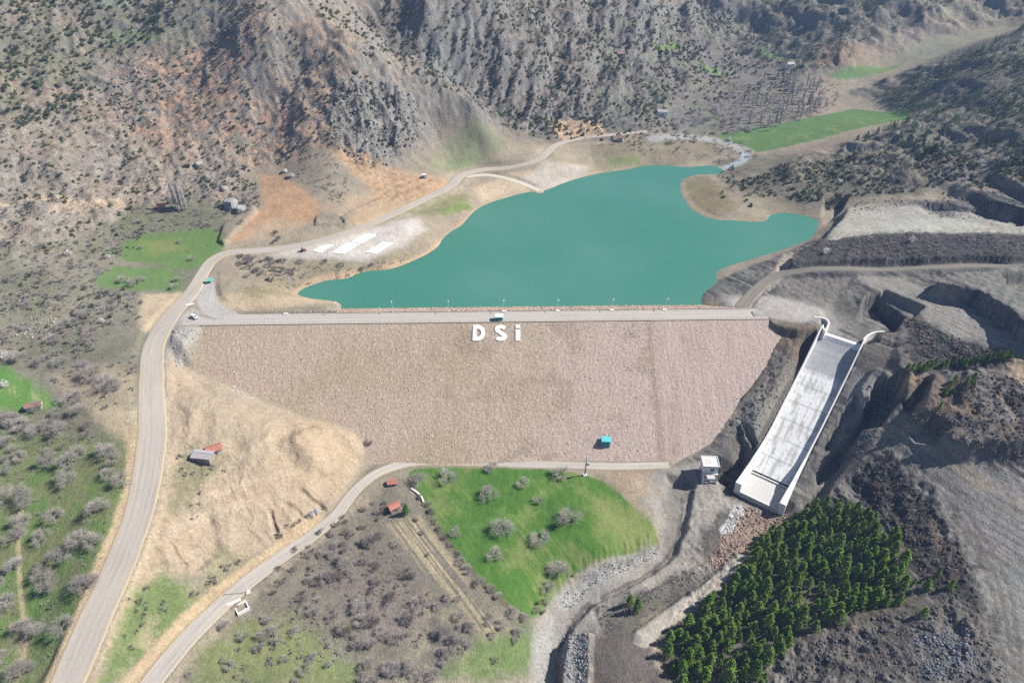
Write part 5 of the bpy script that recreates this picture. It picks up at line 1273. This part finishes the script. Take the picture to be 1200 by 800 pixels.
for p in inside([(760,165),(800,135),(860,140),(880,155),(820,160),(800,180)], 30): K_bare.put(p, U(.6, 1.0), 'bare tree on the valley floor at the lake inlet', 'inlet trees')
for px, py, s in [(640,143,1.2),(646,147,1.1),(634,146,1.1),(650,150,1.0),(628,140,.9),(656,152,.9),(640,152,1.0),(622,150,.8),(636,124,.9),(648,156,.8)]:
    K_dpine.put(at(px, py), s, 'dark evergreen in the clump above the lake shore road', 'evergreen clump above the shore road')
for px, py, s in [(318,312,1.0),(330,318,.9),(300,318,.8),(285,310,.8),(296,308,1.0),(308,322,.8),(352,308,.7),(345,318,.6),(380,308,.7),(400,312,.7),(425,318,.7),(436,312,.5),(290,325,.6)]:
    K_bared.put(at(px, py), s, 'dark bare tree between the junction and the concrete slabs', 'trees near the yard')
for px, py, s in [(325,283,.9),(322,275,.8),(283,262,.7),(440,503,1.0),(432,520,.7),(437,512,.8)]:
    K_bared.put(at(px, py), s, 'dark bare tree between orange earth and the roads', 'trees by bare earth')
for p in inside([(195,545),(215,530),(262,530),(268,550),(240,570)], 9): K_bush.put(p, U(.6, 1.1), 'grey bush around the old house on the sand', 'bushes round the old house')
for p in inside([(255,560),(230,620),(205,600)], 5): K_bush.put(p, U(.4, .8), 'grey bush on the grassy hollow below the old house', 'bushes in the hollow')
for p in inside([(255,665),(330,630),(380,600),(395,585),(375,598),(320,628),(250,690),(225,700)], 26): K_bush.put(p, U(.5, 1.0), 'bare bush along the foot of the sand slope', 'bushes along the sand foot')
for p in inside([(150,690),(190,665),(230,700),(170,770),(130,800)], 16): K_bush.put(p, U(.5, 1.0), 'bush on the green strip between the two roads', 'bushes between the roads')

# scrub on the slopes: the largest stand as plants of their own, the rest is one cover
def slope_spots(poly, n, clump=40, seed=0, thr=-.15):
    P = W_(poly)[:, :2]; lo, hi = P.min(0), P.max(0); out = np.zeros((0, 2)); rg = np.random.default_rng(seed + 500)
    while len(out) < n:
        q = rg.uniform(lo, hi, (n * 3, 2)); q = q[_sd(P, q[:, 0], q[:, 1]) < 0]
        dn = fbm(q[:, 0], q[:, 1], clump, 3, 200 + seed) + .3 * perlin(q[:, 0] / 9, q[:, 1] / 9, 300 + seed)
        q = q[dn + rg.uniform(-.25, .25, len(q)) > thr]; out = np.r_[out, q]
    q = out[:n]; return np.c_[q, hf(q[:, 0], q[:, 1])]
HL1 = [(-20,-20),(-20,320),(60,295),(130,260),(200,240),(262,235),(300,195),(395,172),(440,198),(500,180),(440,100),(400,60),(330,20),(300,-20)]
HM = [(330,-20),(420,60),(520,110),(600,150),(640,165),(700,160),(770,140),(800,110),(860,-20)]
SC = []          # (spots, kind, scale range)
SC.append((slope_spots(HL1, 1250, 45, 1, -.1), 'j', (.55, 1.35)))
SC.append((slope_spots(HL1, 2300, 35, 2, -.2), 'b', (.5, 1.3)))
SC.append((slope_spots([(-20,-20),(240,-20),(200,40),(110,60),(100,120),(-20,170)], 420, 40, 11, -.1), 'j', (.9, 1.8)))
SC.append((slope_spots(HM, 3000, 40, 3, -.1), 'j', (.6, 1.5)))
SC.append((slope_spots(HM, 1700, 40, 4, -.1), 'b', (.6, 1.4)))
SC.append((slope_spots([(850,-20),(895,55),(930,92),(990,82),(1010,52),(1090,20),(1150,-20)], 700, 40, 5, -.1), 'p', (.45, .9)))
SC.append((slope_spots([(700,165),(760,140),(800,110),(850,-10),(900,60),(930,95),(960,130),(880,155),(820,160),(770,175)], 900, 50, 6, -.05), 'b', (.7, 1.6)))
SC.append((slope_spots([(700,165),(760,140),(800,110),(850,-10),(900,60),(930,95),(890,110),(820,130),(770,165)], 420, 50, 16, -.05), 'j', (.7, 1.5)))
SC.append((slope_spots([(1030,115),(1100,72),(1220,25),(1220,200),(1140,200),(1050,175),(1000,165),(1070,140)], 1000, 38, 7, -.08), 'p', (.4, .95)))
SC.append((slope_spots([(850,215),(930,190),(1060,170),(1220,190),(1220,215),(1080,222),(960,238),(880,230)], 700, 30, 8, -.1), 'j', (.6, 1.4)))
SC.append((slope_spots([(850,215),(930,190),(1060,170),(1220,190),(1220,215),(1080,222),(960,240),(880,230)], 500, 30, 9, -.1), 'b', (.6, 1.4)))
SC.append((slope_spots([(925,300),(950,286),(1000,278),(1100,274),(1220,280),(1220,300),(1150,304),(1080,307),(1040,303),(1000,309)], 620, 30, 10, -.4), 'b', (.45, 1.0)))
SC.append((slope_spots([(1062,374),(1110,394),(1180,414),(1190,425),(1140,432),(1090,424),(1064,420)], 330, 20, 12, -.5), 'b', (.4, .9)))
SC.append((slope_spots([(-20,330),(60,300),(140,265),(200,250),(110,330),(150,350),(160,380),(60,420),(-20,420)], 330, 30, 13, -.1), 'b', (.6, 1.3)))
SC.append((slope_spots([(-20,330),(60,300),(140,265),(200,250),(110,330),(150,350),(60,420),(-20,420)], 90, 30, 14, -.1), 'j', (.5, 1.1)))
SC.append((slope_spots([(-20,300),(60,285),(140,262),(200,250),(120,310),(110,335),(165,345),(170,390),(90,420),(-20,430)], 420, 30, 31, -.1), 'b', (.6, 1.5)))
SC.append((slope_spots([(130,262),(200,240),(262,250),(262,268),(240,272),(160,275)], 90, 20, 32, -.3), 'b', (.6, 1.4)))
SC.append((slope_spots([(230,215),(262,200),(300,215),(305,240),(285,252),(255,250)], 90, 15, 33, -.4), 'b', (.8, 1.6)))
SC.append((slope_spots([(230,215),(262,200),(300,215),(300,240),(285,250),(255,245)], 30, 15, 34, -.4), 'j', (.8, 1.5)))
SC.append((slope_spots([(330,190),(390,180),(412,222),(400,240),(370,230),(350,210)], 90, 15, 35, -.3), 'b', (.6, 1.3)))
SC.append((slope_spots([(700,170),(770,165),(850,150),(890,185),(850,195),(800,180),(740,182)], 130, 20, 36, -.2), 'b', (.6, 1.5)))
SC.append((slope_spots([(60,430),(160,400),(170,470),(120,490),(60,470)], 50, 20, 37, -.1), 'b', (.6, 1.2)))
SC.append((slope_spots([(840,200),(870,190),(900,232),(880,245),(850,250),(845,225)], 40, 15, 38, 0), 'j', (.6, 1.2)))
SC.append((slope_spots([(275,300),(330,302),(345,320),(320,332),(280,322)], 50, 15, 39, -.3), 'b', (.8, 1.6)))
SC.append((slope_spots([(800,130),(870,100),(940,85),(985,100),(985,125),(930,145),(880,155),(820,158)], 330, 25, 41, -.3), 'b', (1.0, 2.0)))
SC.append((slope_spots([(300,320),(350,312),(430,318),(490,296),(480,310),(440,320),(380,330),(330,338)], 110, 20, 15, -.2), 'b', (.4, .9)))
SC.append((slope_spots([(1000,560),(1040,540),(1090,600),(1130,670),(1090,690),(1060,640),(1020,600)], 160, 20, 17, -.2), 'b', (.3, .8)))
SC.append((slope_spots([(340,690),(400,640),(470,650),(520,700),(500,760),(420,770),(300,790),(250,780)], 260, 25, 18, -.2), 'b', (.4, .9)))
SC.append((slope_spots([(-20,480),(100,490),(150,540),(120,660),(60,780),(-20,790)], 190, 25, 19, -.1), 'b', (.4, .9)))
SC.append((slope_spots([(690,745),(760,720),(840,668),(800,665),(740,690),(700,712)], 60, 20, 20, -.3), 'b', (.3, .7)))
allp = []
for sp_, kd, (a, b_) in SC:
    sz = RNG.uniform(a, b_, len(sp_)); d = np.linalg.norm(sp_ - [0, 0, CAMZ], axis=1)
    for q, s_i, di in zip(sp_, sz, d): allp.append((s_i / di, kd, q, s_i))
best = {'j': [], 'b': [], 'p': []}
for e in allp: best[e[1]].append(e)
def where(q):
    x, y, z = q
    if y > 880: return 'on the far mountain slopes'
    if x > 150: return 'on the right bank slope beyond the works' if y > 400 else 'on the dark spoil of the right bank'
    if y > 690: return 'on the middle mountain behind the lake'
    if y > 430: return 'on the rusty left hillside'
    return 'in the rough meadows by the roads'
HALF = {}
rest = []
for kd, lst, cap in (('j', best['j'], 290), ('b', best['b'], 240), ('p', best['p'], 60)):
    lst.sort(key=lambda e: -e[0])
    for _, k2_, q, s_i in lst[:cap]:
        kk, nm, gp_ = {'j': (K_juni, 'dark green juniper bush', 'juniper bushes '), 'b': (K_bush, 'grey leafless bush', 'leafless bushes '), 'p': (K_dpine, 'small dark pine', 'small dark pines ')}[kd]
        w_r = where(q); sc3 = (s_i * 1.0, s_i * 1.0, s_i * U(.75, 1.05))
        kk.put(q - [0, 0, .1], sc3, nm + ' ' + w_r, gp_ + w_r)
    rest += lst[cap:]
def merged(lst, protos, name, mat, label, tint):
    Vs = []; Fs = []; Cs = []; k = 0; rg = np.random.default_rng(99)
    for i, (_, kd, q, s_i) in enumerate(lst):
        V, F = protos[i % len(protos)]; a = rg.uniform(0, 6.28); ca, sa = math.cos(a), math.sin(a); sx = s_i * rg.uniform(.85, 1.2); sz = s_i * rg.uniform(.75, 1.15)
        Vs.append(np.c_[V[:, 0]*ca*sx - V[:, 1]*sa*sx + q[0], V[:, 0]*sa*sx + V[:, 1]*ca*sx + q[1], V[:, 2]*sz + q[2] - .1]); Fs.append(F + k); k += len(V)
        t = 1 + tint * rg.normal(0, 1, 3) * [1, .8, 1] + tint * rg.normal(); Cs.append(np.tile(np.clip(t, .4, 1.8), (len(V), 1)))
    me = tri_mesh(name, (np.concatenate(Vs), np.concatenate(Fs)), mat, np.concatenate(Cs)); o = mobj(name, me); props(o, label, 'scrub', kind='stuff')
PJ = [ball_leaves(120 + s, 1.5, 2.0, 60, .75) for s in range(6)]
PB = [join(*bare_parts(130 + s, 3.0, 1.0, 2, 90, .16, .05)) for s in range(6)]
PP = [join(pine_parts(140 + s, 8, 2.3, 130, .05)[0], (lambda v: (v[0], v[1]))(pine_parts(140 + s, 8, 2.3, 130, .05)[1])) for s in range(4)]
merged([e for e in rest if e[1] == 'j'], PJ, 'juniper_scrub', M_juni, 'scattered dark juniper scrub covering the slopes', .15)
merged([e for e in rest if e[1] == 'b'], PB, 'bare_scrub', M_dtwig, 'leafless grey scrub covering the slopes', .12)
merged([e for e in rest if e[1] == 'p'], PP, 'pine_wood', M_dpine, 'open dark pine wood on the far and right slopes', .15)
# ------------------------------------------------------------------ loose stone: rubble, scree and the riprap's bigger blocks
def rock_mat():
    m, nt, b = new_mat('loose_stone'); a = N(nt, 'ShaderNodeAttribute', attribute_name='Col'); nt.links.new(a.outputs['Color'], b.inputs['Base Color']); b.inputs['Roughness'].default_value = .95; b.inputs['Specular IOR Level'].default_value = .15
    return m
M_loose = rock_mat()
def stones(name, P, S, cols, parent=None, label=None, off=(0, 0, 0)):
    n = len(P); rg = np.random.default_rng(n); base = np.array([[1,0,0],[-1,0,0],[0,1,0],[0,-1,0],[0,0,1],[0,0,-1]], float)
    fc = np.array([[0,2,4],[2,1,4],[1,3,4],[3,0,4],[2,0,5],[1,2,5],[3,1,5],[0,3,5]])
    J = base[None] * rg.uniform(.6, 1.15, (n, 6, 1)) + rg.normal(0, .16, (n, 6, 3)); a = rg.uniform(0, 6.28, n); ca, sa = np.cos(a)[:, None], np.sin(a)[:, None]
    V = np.stack([J[:, :, 0] * ca - J[:, :, 1] * sa, J[:, :, 0] * sa + J[:, :, 1] * ca, J[:, :, 2] * .75 + .15], -1) * np.asarray(S)[:, None, None] + (P - np.array(off))[:, None]
    F = (np.arange(n)[:, None, None] * 6 + fc[None]).reshape(-1, 3)
    c_ = np.clip(np.repeat(cols * rg.uniform(.7, 1.3, (n, 1)), 6, 0), .02, .8)
    o = mobj(name, tri_mesh(name, (V.reshape(-1, 3), F), M_loose, c_), parent); props(o, label, 'rubble' if label else None, kind='stuff'); return o
def scatter(polys):
    P = []; S = []; K = []
    for poly, n, (a, b_), col in polys:
        q = inside(poly, n); P.append(q); S.append(a + (b_ - a) * RNG.random(n) ** 3); K.append(np.tile(alb(*col), (n, 1)))
    return np.concatenate(P), np.concatenate(S), np.concatenate(K)
P, S, K = scatter([
 ([(866,592),(926,602),(880,645),(840,668),(828,660),(850,625)], 900, (.25, 1.0), (176,152,136)),
 ([(862,594),(868,600),(856,626),(846,624)], 160, (.3, .9), (206,206,204)),
 ([(655,700),(690,668),(740,652),(772,640),(772,650),(700,685),(668,715)], 420, (.2, .8), (172,172,168)),
 ([(660,745),(690,742),(690,800),(656,800)], 420, (.2, .9), (176,174,170)),
 ([(700,716),(760,690),(840,660),(830,672),(750,712),(705,735)], 240, (.2, .7), (110,106,100)),
 ([(1000,560),(1040,530),(1090,590),(1135,660),(1150,720),(1090,700),(1060,640),(1020,600)], 1200, (.2, 1.1), (100,96,92)),
 ([(920,800),(940,760),(1010,725),(1130,705),(1160,740),(1180,800)], 1500, (.2, 1.0), (122,120,118)),
 ([(1070,745),(1130,735),(1150,785),(1085,795)], 400, (.3, 1.1), (140,148,158)),
 ([(1075,500),(1120,445),(1200,450),(1220,540),(1130,525)], 1300, (.2, 1.1), (126,112,100)),
 ([(1062,376),(1180,414),(1190,428),(1090,424)], 500, (.3, 1.1), (92,92,92)),
 ([(990,470),(1030,450),(1060,480),(1080,510),(1000,540),(980,520)], 500, (.2, 1.0), (130,130,130)),
 ([(850,500),(900,440),(945,405),(925,440),(890,500),(862,540)], 500, (.2, .9), (130,128,124)),
 ([(1000,236),(1060,232),(1080,240),(1000,250)], 200, (.3, 1.2), (160,154,146)),
 ([(1075,240),(1140,215),(1200,235),(1200,262),(1100,255)], 500, (.3, 1.1), (100,98,96)),
 ([(170,560),(240,470),(330,480),(420,540),(330,630),(200,660)], 420, (.15, .6), (206,190,164)),
 ([(200,385),(235,390),(225,440),(205,430)], 200, (.25, .9), (190,184,176)),
 ([(240,440),(262,440),(300,462),(290,472)], 90, (.3, 1.0), (220,214,206)),
 ([(395,100),(450,95),(490,120),(500,150),(470,190),(430,200),(390,170),(380,130)], 900, (.4, 2.2), (150,150,148)),
 ([(120,70),(170,70),(190,100),(180,145),(140,145)], 350, (.4, 1.8), (160,156,150)),
 ([(20,330),(60,350),(70,400),(20,395)], 220, (.3, 1.2), (190,182,166)),
 ([(520,20),(640,10),(740,60),(700,140),(600,140)], 700, (.4, 1.8), (140,138,134)),
])
stones('rubble', P, S, K, None, 'loose stones and rubble lying about the works and slopes')
# bigger blocks of the dam's rock facing
n = 4500; x = RNG.uniform(-205, 165, n); yl = DS - 1 - RNG.random(n) * 78; y = yl + .02 * x
ok = (_sd(GPOLY[:, :2], x, y) < -1.0) & ((x < 86) | (RNG.random(n) < .25)); x, y = x[ok], y[ok]
stones('facing_stones', np.c_[x, y, damz(x, y)], .18 + .42 * RNG.random(len(x)) ** 4, np.tile(alb(222,206,190), (len(x), 1)), dam, None, (0, 355, 0))
n = 2600; x = RNG.uniform(-118, 140, n); yl = US + 1 + RNG.random(n) * 13.5; y = yl + .02 * x
stones('facing_stones', np.c_[x, y, damz(x, y)], .25 + .6 * RNG.random(n) ** 3, np.tile(alb(208,186,170), (n, 1)), dam, None, (0, 355, 0))
HAZE, EXPO = 0.00013, .74
# ------------------------------------------------------------------ camera, light, air
cam = bpy.data.cameras.new('camera'); co = bpy.data.objects.new('camera', cam); COL.objects.link(co)
co.location = (0, 0, CAMZ); co.rotation_euler = (R(90 - PITCH), 0, 0)
cam.sensor_width = 36; cam.lens = 24.0; cam.clip_start = 1; cam.clip_end = 12000
sc.camera = co
SUN_EL, SUN_AZ = 43.0, 10.0     # azimuth from +x towards +y
sd = Vector((math.cos(R(SUN_EL)) * math.cos(R(SUN_AZ)), math.cos(R(SUN_EL)) * math.sin(R(SUN_AZ)), math.sin(R(SUN_EL))))
sl = bpy.data.lights.new('sun', 'SUN'); sl.energy = 5.0; sl.angle = R(.5); sl.color = (1, .955, .89)
so = bpy.data.objects.new('sun', sl); COL.objects.link(so); so.rotation_euler = (-sd).to_track_quat('-Z', 'Y').to_euler()
so.location = (300, 100, 600)
wd = bpy.data.worlds.new('World'); sc.world = wd; wd.use_nodes = True
nt = wd.node_tree; bg = nt.nodes['Background']
sky = nt.nodes.new('ShaderNodeTexSky'); sky.sky_type = 'NISHITA'; sky.sun_disc = False
sky.sun_elevation = R(SUN_EL); sky.sun_rotation = R(90 - SUN_AZ); sky.altitude = 900; sky.air_density = 1.0; sky.dust_density = 1.0
nt.links.new(sky.outputs[0], bg.inputs[0]); bg.inputs[1].default_value = .05
if HAZE > 0:
    hm = bpy.data.materials.new('haze'); hm.use_nodes = True; nt = hm.node_tree; nt.nodes.clear()
    out = nt.nodes.new('ShaderNodeOutputMaterial'); pv = nt.nodes.new('ShaderNodeVolumePrincipled')
    pv.inputs['Color'].default_value = (.36, .56, 1, 1); pv.inputs['Density'].default_value = HAZE
    pv.inputs['Anisotropy'].default_value = .0
    nt.links.new(pv.outputs[0], out.inputs['Volume'])
    zmin, zmax = float(Z.min()) - 30, float(max(Z.max(), CAMZ)) + 25
    b = 4300
    V = [(-b,-b,zmin),(b,-b,zmin),(b,b,zmin),(-b,b,zmin),(-b,-b,zmax),(b,-b,zmax),(b,b,zmax),(-b,b,zmax)]
    F = [(0,3,2,1),(4,5,6,7),(0,1,5,4),(1,2,6,5),(2,3,7,6),(3,0,4,7)]
    h = np_mesh('haze', V, F, hm); props(h, kind='stuff')
c = sc.cycles
c.use_denoising = False
try: c.denoiser = 'OPENIMAGEDENOISE'
except Exception: pass
c.max_bounces = 4; c.diffuse_bounces = 2; c.glossy_bounces = 1; c.transmission_bounces = 1; c.volume_bounces = 0; c.transparent_max_bounces = 4
c.caustics_reflective = False; c.caustics_refractive = False
sc.view_settings.view_transform = 'Standard'; sc.view_settings.look = 'None'
sc.view_settings.exposure = EXPO; sc.view_settings.gamma = 1
